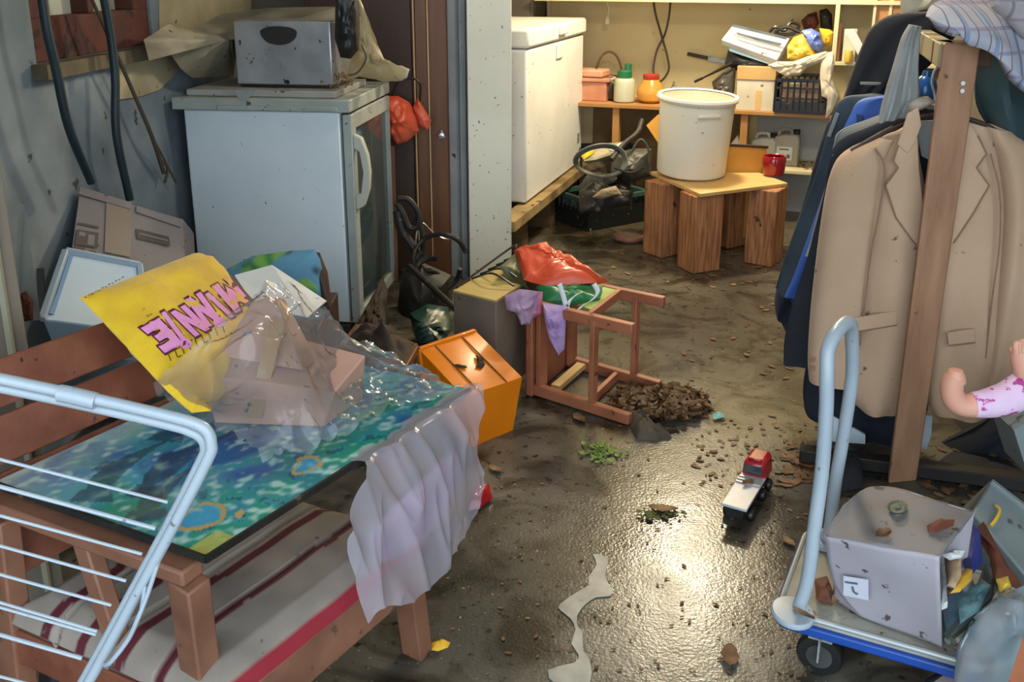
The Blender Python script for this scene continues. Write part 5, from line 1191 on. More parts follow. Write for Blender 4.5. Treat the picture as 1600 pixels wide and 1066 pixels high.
b = MB(); b.tube([Z(965,372,.02),Z(985,376,.02),Z(1010,372,.02)], .018, 8); b.lathe([(.01,-.01),(.035,-.01),(.035,.01),(.01,.01)], Z(968,370,.02), 14); tag(b.build('pink_toy', mat('dirty_pink','#a87468','#8a5c50',8,.6), label='dirty pink toy piece on the floor before the green crate', cat='toy'))
b = MB(); b.box(Z(1068,352,.1)+V((0,.05,0)), (.05,.04,.16)); tag(b.build('yellow_bottle', mat('amber_board','#d8a040'), bevel=.006, label='yellow piece visible between the left block legs', cat='bottle'))
b = MB(); b.puff([Y(905,300,5.0),Y(925,285,5.0),Y(990,300,5.0),Y(985,318,4.95),Y(940,330,4.9),Y(908,335,4.9)], (0,-.8,.6), .06, .06, 8, .03, 14); tag(b.build('dark_rags', M_blackd, ang=60, label='dark rags piled behind the green crate rim', cat='rags', kind='stuff'))
b = MB(); b.puff([Y(925,308,4.85),Y(940,296,4.85),Y(962,290,4.85),Y(972,304,4.85),Y(960,306,4.85),Y(940,312,4.85)], (0,-1,.3), .03, .02, 6, .01, 20); tag(b.build('tan_rag', mat('tan_rag','#94805f'), label='tan rag arched above the dark green crate', cat='rag'))

b = MB(); b.tube([W(1098,122,.34),W(1122,110,.34),W(1145,98,.34)], [.005,.012], 8); b.tube([W(1098,122,.34),W(1085,128,.34)], .008, 8)
tag(b.build('black_rod', M_black, label='slim black handle sticking out from the pile above the roasting trays', cat='handle'))
b = MB(); b.puff([W(1112,128,.3),W(1130,112,.3),W(1150,104,.3),W(1148,140,.3),W(1142,166,.3),W(1120,160,.3)], N_, .04, .03, 7, .02, 16)
tag(b.build('grey_bag', mat('greybrown_bag','#5a5248','#3c3832',8,.4), ang=50, label='dull grey-brown bag between the roasting trays and the white carton', cat='bag'))
b = MB(); b.puff([Y(905,290,5.25),Y(918,272,5.25),Y(960,270,5.2),Y(985,285,5.2),Y(988,322,5.1),Y(940,330,5.1),Y(905,330,5.1)], (0,-1,.2), .10, .08, 8, .05, 9)
tag(b.build('black_rag', M_black, ang=60, label='black crumpled heap inside the black crate behind the green rim', cat='rags'))
# ================================================================== CLOTHES RACK
pb_ = Z(1410, 755, 0); PY = pb_.y
GN = V((.28, .96, 0)).normalized(); GU = V((.96, -.28, 0)).normalized()   # garment plane normal (pointing away), across
pc = V((pb_.x, pb_.y, 0))
def GPl(px, py, k): return PL(px, py, pc+GN*k, GN)
cr = thing('clothes_rack', pc+GN*.3, 'wooden clothes rack with a pale beam and a brown upright before the beige jacket', 'clothes rack')
ztop = Y(1500, 62, PY).z
b = MB(); b.hexa([Z(1388,756,0),Z(1432,752,0),Z(1432,752,0)+GN*.035,Z(1388,756,0)+GN*.035], [Y(1476,68,PY),Y(1533,68,PY),Y(1533,68,PY)+GN*.035,Y(1476,68,PY)+GN*.035])
b.build('upright', M_post, cr, bevel=.004)
for (x, y) in ((1504,130),(1503,142)):
    b = MB(); b.lathe([(.001,0),(.006,.001),(.006,.003)], Y(x,y,PY-.003), 12, Matrix.Rotation(pi/2,3,'X')); b.build('screw', M_paper, cr)
bz0 = Y(1470,106,PY+.02).z; bz1 = Y(1470,68,PY+.02).z; bc_ = (bz0+bz1)/2
b = MB(); xb = Y(1500,90,PY+.04)
x0 = Y(1484,90,PY+.03).x; x1 = Y(1545,90,PY+.06).x
b.hexa([V((x0,PY+.04,bz0)),V((x1,PY+.04,bz0)),V((x1,PY+.15,bz0)),V((x0,PY+.15,bz0))],[V((x0,PY+.04,bz1)),V((x1,PY+.04,bz1)),V((x1,PY+.15,bz1)),V((x0,PY+.15,bz1))])
b.build('cross_block', mat('block_dark','#5d4634','#4c3929',5,.6), cr, bevel=.003)
rail0 = V((x0-.012, PY+.015, bc_)); rail1 = rail0+GN*1.15
b = MB(); b.bar(rail0, rail1, .045, bz1-bz0); b.build('beam', M_postl, cr, bevel=.003)
b = MB(); b.bar(V((rail1.x,rail1.y,0)), rail1+V((0,0,.03)), .05, .04, GU); b.build('upright', M_post, cr, bevel=.003)
b = MB(); b.bar(pc+GN*.05-GU*.3+V((0,0,.03)), pc+GN*.05+GU*.35+V((0,0,.03)), .05, .04); b.build('foot', mat('foot_shade_black','#1d1712',rough=.6), cr, bevel=.003)  # wood coloured near-black to hold the shade under the clothes
b = MB(); b.bar(V((rail1.x,rail1.y,.03))-GU*.3, V((rail1.x,rail1.y,.03))+GU*.3, .05, .04); b.build('foot', mat('foot_shade_black','#1d1712',rough=.6), cr, bevel=.003)

# --- beige jacket
k0 = .11
def G(px, py, d=0): return GPl(px, py, k0+d)
jk = thing('beige_jacket', G(1430,645), 'beige suit jacket hanging behind the brown upright of the rack', 'jacket')
b = MB(); b.garment([G(1405,205,.02),G(1372,222,.02),G(1352,300),G(1350,400),G(1340,480),G(1328,560),G(1318,612),G(1345,640)],
    [G(1438,190,.02),G(1436,240,.01),G(1446,300,-.01),G(1452,400,-.015),G(1456,470,-.015),G(1450,560,-.01),G(1440,615,0),G(1400,645,0)], GN, .045, folds=.006, ff=2.2, seed=1)
b.build('left_front', M_beige, jk)
b = MB(); b.garment([G(1500,185,.02),G(1480,240,.01),G(1460,300,0),G(1450,400),G(1452,500),G(1448,580),G(1450,625),G(1462,645)],
    [G(1545,198,.02),G(1560,240,.02),G(1570,320,.01),G(1572,420,.01),G(1570,500,0),G(1568,560,0),G(1565,620,0),G(1550,648,0)], GN, .05, folds=.008, ff=2.6, seed=5)
b.build('right_front', M_beige, jk)
b = MB(); b.garment([G(1372,212,.02),G(1318,238,.02),G(1296,275,.01),G(1282,350,0),G(1272,430,0),G(1265,500,0),G(1262,560,0),G(1264,592,0)],
    [G(1398,218,.01),G(1382,262,-.0),G(1372,320,-.01),G(1362,380,-.015),G(1354,450,-.015),G(1346,520,-.015),G(1338,570,-.01),G(1330,600,-.01)], GN, .055, folds=.006, ff=1.8, seed=3)
b.build('sleeve', M_beige, jk)
b = MB(); b.garment([G(1530,192,.03),G(1556,255,.02),G(1566,330,.01),G(1560,420,0),G(1548,500,0),G(1540,560,0),G(1530,610,0),G(1526,630,0)],
    [G(1580,205,.04),G(1610,235,.03),G(1622,310,.03),G(1618,400,.02),G(1610,480,.01),G(1596,560,.01),G(1580,620,.01),G(1572,640,.01)], GN, .055, folds=.009, ff=2, seed=9)
b.build('sleeve', M_beige, jk)
fo_ = -.058
def lap(pts, nm='lapel', m=None, d=fo_, t=.006):
    b = MB(); b.prism([G(x, y, d) for x, y in pts], GN*t); return b.build(nm, m or M_beige, jk, bevel=.002)
lap([(1425,195),(1405,225),(1395,252),(1404,262),(1384,290),(1400,340),(1425,375),(1440,392),(1448,396),(1444,330),(1436,262),(1433,200)], m=mat('beige_lapel','#c2a284','#b59576',3,.9,bump=.4,bscale=160))
lap([(1508,182),(1528,212),(1542,240),(1526,262),(1546,290),(1520,335),(1490,380),(1468,402),(1472,330),(1480,262),(1492,205)], m=mat('beige_lapel','#c2a284'))
lap([(1418,178),(1435,168),(1440,196),(1428,226),(1418,240),(1402,226)], 'collar', mat('beige_lapel','#c2a284'), fo_-.004)
b = MB(); b.prism([G(x,y,.0) for x, y in ((1430,190),(1500,186),(1500,240),(1474,262),(1440,244))], GN*.01); b.build('lining', M_lining, jk)
lap([(1328,498),(1402,486),(1402,508),(1330,520)], 'pocket', None, fo_-.002, .006)
lap([(1480,520),(1522,514),(1524,535),(1482,540)], 'pocket', None, fo_-.002, .006)
for (x, y) in ((1270,562),(1270,576)):
    b = MB(); b.lathe([(.001,-.003),(.008,-.002),(.009,.0),(.008,.003)], G(x,y,-.05), 12, Matrix.Rotation(pi/2,3,'X')); b.build('button', M_beige2, jk)
b = MB()
b.tube([G(1368,232,-.05),G(1382,262,-.058),G(1374,330,-.062),G(1362,390,-.06),G(1352,470,-.058),G(1344,540,-.055)], .0028, 6)
b.build('seam', M_beige2, jk)
b = MB(); b.tube([G(1548,240,-.05),G(1562,300,-.058),G(1562,380,-.055),G(1550,470,-.055),G(1540,560,-.05)], .0028, 6); b.build('seam', M_beige2, jk)
# hanger hook
M_edge = mat('jacket_edge_shade','#8a6c52',rough=.9)  # dark outlines put the edge shade of lapels and pockets into colour
for P in ([(1404,226),(1396,252),(1404,262),(1384,290),(1400,340),(1425,375),(1440,392)], [(1528,212),(1542,240),(1526,262),(1546,290),(1520,335),(1490,380)], [(1328,520),(1402,508)], [(1482,540),(1524,535)]):
    b = MB(); b.tube([G(x, y, fo_-.002) for x, y in P], .0024, 6, smooth=False); b.build('edge_seam', M_edge, jk)
hg = thing('coat_hanger', G(1460,165), 'metal coat hanger hook holding the beige jacket', 'hanger')
b = MB(); b.tube([G(1462,180),G(1461,150),G(1456,128),G(1462,108),G(1474,108),G(1476,122)], .004, 8); b.build('hook', M_steel, hg)
b = MB(); b.tube([G(1330,236),G(1400,198),G(1462,180),G(1530,192),G(1578,220)], .008, 8); b.build('bar', M_vdwood, hg)

# --- layers behind
def coat(name, m, k, Lp, Rp, dep, label, cat, seed, folds=.012, parts=()):
    t = thing(name, pc+GN*k+V((0,0,.2)), label, cat)
    b = MB(); b.garment([GPl(x, y, k) for x, y in Lp], [GPl(x, y, k) for x, y in Rp], GN, dep, folds=folds, ff=3, seed=seed); b.build('body', m, t)
    for nm, mm, pts in parts:
        b = MB(); b.prism([GPl(x, y, k-dep-.004) for x, y in pts], GN*.008); b.build(nm, mm, t, bevel=.002)
    return t
coat('dark_suit', mat('charcoal_cloth','#1d2129','#262b33',5,.8,spots=.03,scol='#5a5248'), .23, [(1432,166),(1360,196),(1305,226),(1288,300),(1262,400),(1240,470),(1226,530),(1224,572)], [(1475,170),(1540,200),(1600,240),(1620,300),(1625,400),(1620,480),(1610,540),(1600,580)], .04,
     'charcoal suit jacket directly behind the beige jacket', 'jacket', 2)
coat('grey_jacket', M_lgrey, .31, [(1430,160),(1360,185),(1312,205),(1302,230),(1290,290),(1276,340),(1265,380),(1258,400)], [(1475,165),(1500,180),(1520,200),(1530,240),(1530,290),(1520,340),(1510,380),(1500,400)], .02,
     'light grey jacket whose shoulder edge shows above the charcoal suit', 'jacket', 4)
coat('blue_jacket', M_blue, .38, [(1395,148),(1345,156),(1328,180),(1310,220),(1290,290),(1262,370),(1240,430),(1226,462)], [(1420,148),(1430,160),(1430,190),(1420,240),(1400,300),(1370,380),(1330,450),(1300,480)], .03,
     'bright blue jacket between the grey jacket and the slate jacket', 'jacket', 6, parts=(('tab', mat('navyprint','#22386c'), [(1338,178),(1348,180),(1352,195),(1340,196)]),))
coat('slate_jacket', M_denim, .46, [(1352,148),(1320,152),(1303,172),(1292,210),(1272,280),(1245,350),(1224,410),(1212,450)], [(1380,148),(1395,160),(1400,190),(1380,240),(1350,300),(1320,380),(1280,450),(1250,480)], .035,
     'slate blue jacket hanging behind the bright blue one', 'jacket', 8, parts=(('piping', M_lgrey, [(1306,176),(1312,178),(1298,215),(1292,213)]),))
coat('navy_coat', M_navy, .56, [(1335,190),(1300,185),(1285,215),(1264,285),(1245,350),(1222,420),(1210,465),(1212,490)], [(1360,190),(1380,200),(1380,240),(1360,300),(1330,380),(1300,440),(1260,500),(1235,520)], .04,
     'navy coat whose long sleeve reaches lowest at the left of the rack', 'coat', 10, parts=())
coat('black_coat', M_blk, .66, [(1450,18),(1395,22),(1362,42),(1345,75),(1330,115),(1315,160),(1285,230),(1265,278)], [(1490,22),(1500,40),(1480,75),(1440,115),(1400,160),(1360,200),(1310,250),(1280,285)], .06,
     'black coat draped highest over the rack beam with a grey stripe', 'coat', 12, parts=(('reflective_stripe', M_lgrey, [(1344,128),(1390,129),(1390,134),(1344,133)]),))
# light grey hanging scarf
b = MB(); kk = .12
b.garment([GPl(x,y,kk) for x, y in ((1420,38),(1408,60),(1396,100),(1384,140),(1376,170),(1372,192))], [GPl(x,y,kk) for x, y in ((1440,42),(1438,60),(1435,100),(1436,130),(1436,152),(1420,182))], GN, .02, folds=.01, ff=4)
tag(b.build('scarf', M_lgrey, label='light grey cloth hanging over the beam left of the upright', cat='cloth'))
b = MB(); kk = .10
b.puff([GPl(x,y,kk) for x, y in ((1418,160),(1432,152),(1450,150),(1462,160),(1440,172),(1420,176))], -GN, .02, .02, 6, .004, 20)
tag(b.build('beige_collar', mat('creamcol','#b9ab9a'), label='rolled pale collar above the left shoulder of the beige jacket', cat='collar'))
b = MB(); b.lathe([(.005,-.04),(.03,-.03),(.034,0),(.026,.025),(.014,.035),(.012,.05)], GPl(1446,138,.19), 18); tag(b.build('blue_bottle', mat('bluebottle','#2a62a0','#1d4a84',5,.2), label='shiny blue rounded item in the gap beside the hanger hook', cat='bottle'))
# blue glimpse/black coat bottoms
coat('black_trousers', mat('ink_cloth','#10151f','#171e2a',5,.85), .27, [(1262,560),(1256,590),(1255,620),(1262,650),(1290,665),(1330,690)], [(1450,600),(1450,640),(1440,660),(1420,680),(1405,700),(1392,705)], .04,
     'dark navy trousers hanging below the hem of the beige jacket', 'trousers', 14)
b = MB(); b.prism([GPl(x,y,.20) for x, y in ((1300,650),(1352,680),(1352,694),(1298,690))], GN*.01); tag(b.build('white_board', mat('bluewhite','#c9d6dc'), label='pale white board edge below the dark trousers, left of the upright', cat='board'))
b = MB(); b.prism([GPl(x,y,.2) for x, y in ((1436,648),(1457,650),(1455,680),(1448,702),(1434,702))], GN*.01); tag(b.build('white_card', mat('greywhite','#b4bcc0'), label='pale card hanging right of the upright below the beige jacket', cat='card'))
coat('black_dress_shade', M_blk, .30, [(1560,240),(1575,330),(1576,450),(1572,560),(1560,640),(1460,700)], [(1640,240),(1660,330),(1660,450),(1650,560),(1640,650),(1600,720)], .05,  # hem pulled low so its black stands in for floor shade
     'black garment lengthened to stand in for shade right of the beige jacket', 'garment', 15)
# teal coat right + plaid blanket
coat('teal_coat', M_teal, .20, [(1528,80),(1524,120),(1526,160),(1540,190),(1562,212),(1590,236)], [(1640,60),(1660,100),(1670,150),(1670,200),(1670,240),(1670,270)], .05,
     'dark teal coat under the plaid blanket at the right', 'coat', 16, folds=.03)
b = MB(); 
pl_ = [(1452,8,.02,.01),]
def plaid(px, py, k): return GPl(px, py, k)
rowsP = [[plaid(1452,28,.02),plaid(1462,8,.05),plaid(1500,0,.15),plaid(1560,-10,.25),plaid(1640,-20,.3)],
         [plaid(1458,38,-.03),plaid(1480,22,0),plaid(1520,18,.08),plaid(1580,15,.15),plaid(1660,20,.2)],
         [plaid(1480,46,-.06),plaid(1510,40,-.05),plaid(1548,45,0),plaid(1600,60,.05),plaid(1670,80,.1)],
         [plaid(1500,52,-.07),plaid(1535,58,-.07),plaid(1570,80,-.05),plaid(1610,110,0),plaid(1680,150,.05)],
         [plaid(1520,62,-.065),plaid(1545,78,-.065),plaid(1580,112,-.06),plaid(1605,140,-.04),plaid(1680,190,0)]]
def sheet(rows, name, m, label, cat, amp=.008, fr=14, th=.02, n=40, parent=None):
    R = [catmull(r, 6) for r in rows]
    def at(P, t):
        x = t*(len(P)-1); i = min(int(x), len(P)-2); return P[i].lerp(P[i+1], x-i)
    mb = MB()
    def fn(i, j):
        p = catmull([at(r, i) for r in R], 4); p = at(p, j)
        return p+V((noise.noise(p*fr), noise.noise(p*fr+V((9,0,0))), noise.noise(p*fr+V((0,9,0)))))*amp
    mb.grid(fn, n, n); return mb.build(name, m, parent, solid=th, label=label, cat=cat)
sheet(rowsP, 'plaid_blanket', M_plaid, 'pale plaid blanket folded over the top of the clothes rack', 'blanket', .012, 9, .03)
b = MB(); b.puff([plaid(1540,-20,.02),plaid(1600,-30,.05),plaid(1660,10,.05),plaid(1640,60,.02),plaid(1600,60,.0),plaid(1570,30,.0),plaid(1548,12,.0)], (-.2,-.9,.4), .05, .03, 10, .02, 14)
tag(b.build('folded_blanket', mat('plaid_grey','#a8a09c','#948c8a',6,.9,bump=.3,stripes=[(0,.05,.008,'#7c7880'),(2,.05,.008,'#8c8488')]), label='greyer folded blanket on top of the pale plaid one', cat='blanket'))
b = MB(); b.puff([GPl(1405,-30,.4),GPl(1460,-40,.4),GPl(1500,-20,.4),GPl(1480,10,.35),GPl(1440,16,.35),GPl(1408,22,.4)], (0,-1,.2), .05, .04, 8, .02, 12)
tag(b.build('cream_bundle', mat('cream_cloth','#c9c2a8','#b3ab90',6,.8), ang=50, label='cream cloth bundle above the black coat', cat='cloth'))

# ================================================================== DOLL
dl = thing('doll', Y(1560,640,2.2)-V((0,0,.1)), 'pink-skinned doll in floral trousers lying at the right edge', 'doll')
dy = 2.15
def D(px, py, d=0): return Y(px, py, dy+d)
b = MB(); b.tube([D(1492,588),D(1487,604),D(1490,622),D(1502,632),D(1520,634),D(1545,630)], [.026,.030], 16); b.build('body', M_skin, dl, label='bent doll leg with bare foot')
b = MB(); b.lathe([(.002,.024),(.016,.02),(.024,.006),(.027,-.01)], D(1492,590), 16); b.build('foot', M_skin, dl)
b = MB(); b.tube([D(1520,633),D(1545,630),D(1575,622,.01),D(1610,606,.02),D(1660,600,.03)], [.031,.052], 20); b.build('trousers', M_flor, dl)
b = MB(); b.tube([D(1594,545,.02),D(1598,565,.02),D(1612,590,.02),D(1650,600,.03)], [.024,.034], 14); b.build('arm', M_skin, dl)
for i in range(4):
    b = MB(); b.tube([D(1588+i*5,552,.0+.004*i), D(1587+i*5,541,-.002+.004*i), D(1590+i*4.5,534-i,.0)], [.0075,.006], 8); b.build('finger', M_skin, dl)
b = MB(); b.tube([D(1612,560), D(1612,548), D(1608,541)], .008, 8); b.build('thumb', M_skin, dl)
b = MB(); b.puff([D(1620,640,.05),D(1700,600,.1),D(1760,640,.1),D(1740,700,.1),D(1650,690,.08)], (0,-1,0), .07, .06, 8); b.build('torso', M_flor, dl)

# ================================================================== TROLLEY
zt0 = .17
c1 = Z(1205,955,zt0); c2 = Z(1487,1036,zt0); ed = (c2-c1).normalized(); 
c4 = Z(1248,842,zt0); sd_ = (c4-c1); sl = sd_.length; sd_.normalize()
pn = V((-ed.y, ed.x, 0)); el = (c2-c1).length
def TP(e_, s, z): return V((c1.x,c1.y,0))+ed*e_+pn*s+V((0,0,z))
sw = max(.36, sd_.dot(pn)*sl)
EL = el+.12
tp = thing('platform_trolley', TP(EL/2, sw/2, 0), 'blue-edged platform trolley with a white tubular handle carrying a grey box', 'trolley')
def rrect(e0, e1, s0, s1, r, z, n=5):
    P = []
    for cx, cy, a in ((e1-r,s0+r,-90),(e1-r,s1-r,0),(e0+r,s1-r,90),(e0+r,s0+r,180)):
        for k_ in range(n+1): t = radians(a+90*k_/n); P.append(TP(cx+r*cos(t), cy+r*sin(t), z))
    return P
b = MB(); b.prism(rrect(.012,EL-.012,.012,sw-.012,.03,zt0-.03), V((0,0,.03))); b.build('deck', M_tdeck, tp, bevel=.002)
b = MB(); b.prism(rrect(0,EL,0,sw,.04,zt0-.036), V((0,0,.022))); b.build('bumper', M_tblue, tp, bevel=.004)
b = MB(); b.tube(rrect(.012,EL-.012,.012,sw-.012,.03,zt0+.0)+[TP(EL-.042,.012,zt0)], .006, 8, smooth=False); b.build('deck_rim', mat('rim_silver','#a4a8a4',rough=.4,metal=.3), tp)
for (e_, s) in ((.10,.07),(EL-.1,.07),(.10,sw-.07),(EL-.1,sw-.07)):
    b = MB(); c = TP(e_, s, .05); Mx = Matrix(((pn.x, ed.x, 0),(pn.y, ed.y, 0),(0,0,1))) @ Matrix.Rotation(pi/2,3,'Y')
    b.lathe([(.005,-.014),(.046,-.014),(.05,-.008),(.05,.008),(.046,.014),(.005,.014)], c, 24, Mx); wh = b.build('wheel', M_black, tp)
    b = MB(); b.lathe([(.001,-.018),(.028,-.016),(.03,0),(.028,.016),(.001,.018)], c, 18, Mx); b.build('hub', mat('dull_hub','#5a5a58','#3c3b38',9,.5,metal=.5), wh)
    b = MB(); b.box(c+V((0,0,.062)), (.05,.05,.03), atan2(ed.y,ed.x)); b.bar(c+pn*.022, c+pn*.022+V((0,0,.06)), .03, .004, ed); b.bar(c-pn*.022, c-pn*.022+V((0,0,.06)), .03, .004, ed); b.build('fork', M_steel, tp)
# handle: two legs and a bend at top
h0 = Z(1248,950,zt0+.02); h1 = Z(1305,800,zt0+.02)
hy0 = h0.y; hy1 = h1.y
def Hn(px, py, y): return Y(px, py, y)
yA = hy0; yB = hy0+.24
top = [Hn(1262,905,yA),Hn(1272,830,yA+.003),Hn(1285,730,yA+.006),Hn(1291,640,yA+.01),Hn(1292,585,yA+.015),Hn(1294,545,yA+.03),Hn(1308,518,yA+.06),Hn(1326,504,yA+.11),Hn(1331,528,yA+.16),Hn(1331,590,yA+.2),Hn(1318,680,yA+.22),Hn(1306,750,yA+.235),Hn(1296,830,yB)]
b = MB(); b.tube([h0]+top+[TP(.06,sw-.05,zt0+.02)], .0145, 14); b.build('handle', M_tubew, tp)
b = MB(); e0 = TP(.05,.055,zt0); b.lathe([(.045,0),(.052,.002),(.052,.008),(.048,.012),(.01,.014)], h0+V((-.012,0,-.018)), 24, sx=.85, sy=1); b.build('hinge', M_tubew, tp)
b = MB(); b.lathe([(.036,0),(.042,.003),(.042,.012),(.036,.018),(.01,.02)], TP(.06,sw-.05,zt0), 24); b.build('hinge', M_tubew, tp)
b = MB(); leafmesh(b, Z(1255,962,zt0+.03), .05, 2.3, .3, .2); tag(b.build('dead_leaf', M_leaf2, label='tan leaf on the trolley corner at the handle hinge', cat='leaf'))
b = MB(); leafmesh(b, Z(1294,940,zt0+.01), .05, .2, .3, .2); tag(b.build('dead_leaf', M_leaf2, label='tan leaf on the trolley deck beside the grey box', cat='leaf'))

# grey box on the trolley
gx_ = thing('cardboard_box', Z(1400,960,zt0), 'large grey cardboard box open at its right end on the blue-edged trolley', 'box')
zf = zt0+.008
g1 = Z(1345,962,zf); g2 = Z(1472,1012,zf)
th_ = zf+.22
f1 = Z(1290,838,zf+.20) ; f2 = Z(1468,870,zf+.235)
r1_ = Z(1318,792,zf+.225); r2_ = Z(1355,764,zf+.215); r3_ = Z(1400,763,zf+.225); r4_ = Z(1455,780,zf+.24); r5_ = Z(1522,800,zf+.225)
f1 = g1 + (Z(1290,838,zf+.2)-g1); 
gm1 = Z(1305,912,zf+.06)
e5 = V((r5_.x+.005, r5_.y, zf)); bl = V((r1_.x, r1_.y, zf))
def along(P, t):
    x = t*(len(P)-1); i = min(int(x), len(P)-2); return P[i].lerp(P[i+1], x-i)
Lc = catmull([f1, gm1, g1], 10); Bc = catmull([r1_, r2_, r3_, r4_, r5_], 6); Fc = [f1.lerp(f2, k_/10) for k_ in range(11)]
dent = lambda p: V((0, 0, .006*nz(p, 9)+.004*nz(p, 22)))
bm_ = MB(); bm_.grid(lambda i, j: along(Lc, j).lerp(f2.lerp(g2, j), i)+(f2-f1).cross(g1-f1).normalized()*.004*nz(along(Lc, j).lerp(f2.lerp(g2, j), i), 10), 24, 24); bm_.build('front_panel', M_cardg, gx_, solid=.006)
bm_ = MB(); bm_.grid(lambda i, j: along(Fc, i).lerp(along(Bc, i), j)+dent(along(Fc, i).lerp(along(Bc, i), j)), 30, 24); bm_.build('top_flap', mat('trolley_cardboard_top','#857e7b','#716a67',3,.7,bump=.15,spots=.09,scol='#463c34',sscale=26), gx_, solid=.006)
bm_ = MB(); bm_.grid(lambda i, j: along(Lc, j).lerp(r1_.lerp(bl, j), i), 10, 16); bm_.build('side_panel', M_cardg, gx_, solid=.006)
bm_ = MB(); bm_.grid(lambda i, j: along(Bc, i).lerp(V((along(Bc, i).x, along(Bc, i).y, zf)), j), 16, 6); bm_.build('back_panel', M_cardg, gx_, solid=.006)
fn_ = (g2-g1).cross(f1-g1).normalized(); fn_ = fn_ if fn_.y < 0 else -fn_
def FF(x, y, e_=.005): return PL(x, y, g1+fn_*e_, fn_)
b = MB(); b.prism([FF(1318,900),FF(1357,906),FF(1357,938),FF(1318,930)], fn_*.001); lb = b.build('label_sticker', mat('sticker','#d3d2dc'), gx_)
b = MB()
for q in (((1320,908),(1340,911),(1340,914),(1320,911)),): b.prism([FF(x,y,.0065) for x, y in q], fn_*.0005)
b.build('print', M_papdark, lb)
b = MB(); b.prism([FF(x,y,.0065) for x, y in ((1330,917),(1333,916),(1336,925),(1342,928),(1338,930),(1332,925))], fn_*.0005); b.build('print', M_papdark, lb)
tn = (f2-f1).cross(r3_-f1).normalized(); tn = tn if tn.z > 0 else -tn
def TT(x, y, e_=.008): return PL(x, y, f1+tn*e_, tn)
b = MB(); leafmesh(b, TT(1378,838), .04, .5, .3, .5); tag(b.build('dead_leaf', M_leaf, label='small curled brown leaf on the grey box near its front edge', cat='leaf'))
b = MB(); b.puff([TT(1448,822),TT(1470,812),TT(1492,812),TT(1490,822),TT(1465,832),TT(1450,832)], tn, .008, 0, 4, .004, 40); tag(b.build('mud_patch', M_rust, label='rusty brown leaf patch near the right end of the grey box top', cat='leaf'))
b = MB()
for i in range(16): a = i*.4; b.tube([TT(1402+14*cos(a),792+9*sin(a),.01),TT(1402+9*cos(a+.6),794+6*sin(a+.6),.02)], .003, 5, smooth=False)
tag(b.build('grass_tuft', mat('dry_green','#6f7458'), label='dry green tuft on top of the grey box', cat='grass', kind='stuff'))

# papers spilling from the box
pp = [('book', 'blue booklet standing inside the open end of the grey box', mat('bookblue','#24337c','#1c2866',5,.5), [(1500,852),(1515,815),(1532,830),(1535,880),(1512,905)], .12, .18),
      ('paper_roll', 'tan paper tube poking out of the grey box', mat('tan_tube','#b89a78'), [(1476,870),(1500,862),(1502,900),(1492,920),(1480,915)], .15, .17),
      ('magazine', 'light blue magazine at the foot of the open box end', mat('magblue','#9db8cc','#6f8ba4',9,.3), [(1470,940),(1496,915),(1520,905),(1530,930),(1512,965),(1478,985)], .03, .09),
      ('magazine', 'white folded magazine behind the light blue one', M_paper, [(1464,880),(1478,880),(1480,950),(1468,955)], .10, .1),
      ('glove', 'mustard yellow glove among the papers of the grey box', mat('mustard','#c99a2c'), [(1490,905),(1510,888),(1520,890),(1518,908),(1500,925),(1484,928)], .13, .15),
      ('book', 'dark brown book at the back of the open box end', M_rust, [(1524,828),(1545,850),(1555,905),(1575,915),(1600,925),(1560,860),(1536,815)], .10, .1),
      ('magazine', 'dark magazine curving along the right of the pile', mat('magdark','#3c4240','#565c58',9,.4), [(1540,880),(1556,895),(1548,935),(1510,975),(1480,1000),(1475,990),(1520,950)], .06, .08)]
for nm, lb, m_, pts, z0, z1 in pp:
    b = MB(); b.puff([Z(x, y, z0+zt0) for x, y in pts], (0,-.5,.85), .015, .02, 5, .006, 16); tag(b.build(nm, m_, label=lb, cat='book' if nm == 'book' else nm.replace('_', ' ')))
for i, (dx, c) in enumerate(((0,'#8f9a90'),(9,'#6f6f5c'),(18,'#a4a294'))):
    b = MB(); b.tube([Z(1480+dx,1002,zt0+.01+.012*i),Z(1512+dx,975,zt0+.02+.012*i),Z(1540+dx,935,zt0+.03+.012*i),Z(1556+dx,900,zt0+.04+.012*i)], .008, 6)
    tag(b.build('magazine_edge', mat('edge%d' % i, c), label=('lowest', 'middle', 'topmost')[i]+' of the three curved magazine spines right of the grey box', cat='magazine'))
# toolbox
tx = thing('toolbox', Z(1580,900,0), 'dented grey metal toolbox at the right edge beside the grey box', 'toolbox')
A1 = Y(1520,800,1.98); A2 = Y(1548,748,2.1); A3 = Y(1640,830,1.95); A4 = Y(1625,925,1.82)
nn = (A2-A1).cross(A4-A1).normalized(); nn = nn if nn.y < 0 else -nn
A3 = PL(1650,820,A1,nn); A2 = PL(1550,748,A1,nn)
b = MB(); b.prism([A1,A2,A3,A4], -nn*.20); b.build('body', M_tool, tx, bevel=.006)
b = MB(); b.bar(A2.lerp(A1,.12)+nn*.004, A3.lerp(A4,.12)+nn*.004, .016, .012); b.build('edge_strip', M_tool, tx, bevel=.002)
b = MB(); b.tube([PL(1556,790,A1+nn*.006,nn),PL(1562,798,A1+nn*.012,nn),PL(1556,812,A1+nn*.012,nn),PL(1548,822,A1+nn*.006,nn)], .004, 6); b.build('latch', M_yelb, tx)
b = MB(); b.prism([Y(1584,672,2.2),Y(1640,640,2.2),Y(1680,760,2.2),Y(1606,742,2.2)], V((.0,.12,0))); tag(b.build('metal_cabinet', M_tool, label='grey metal panel at the right edge above the toolbox', cat='panel'))
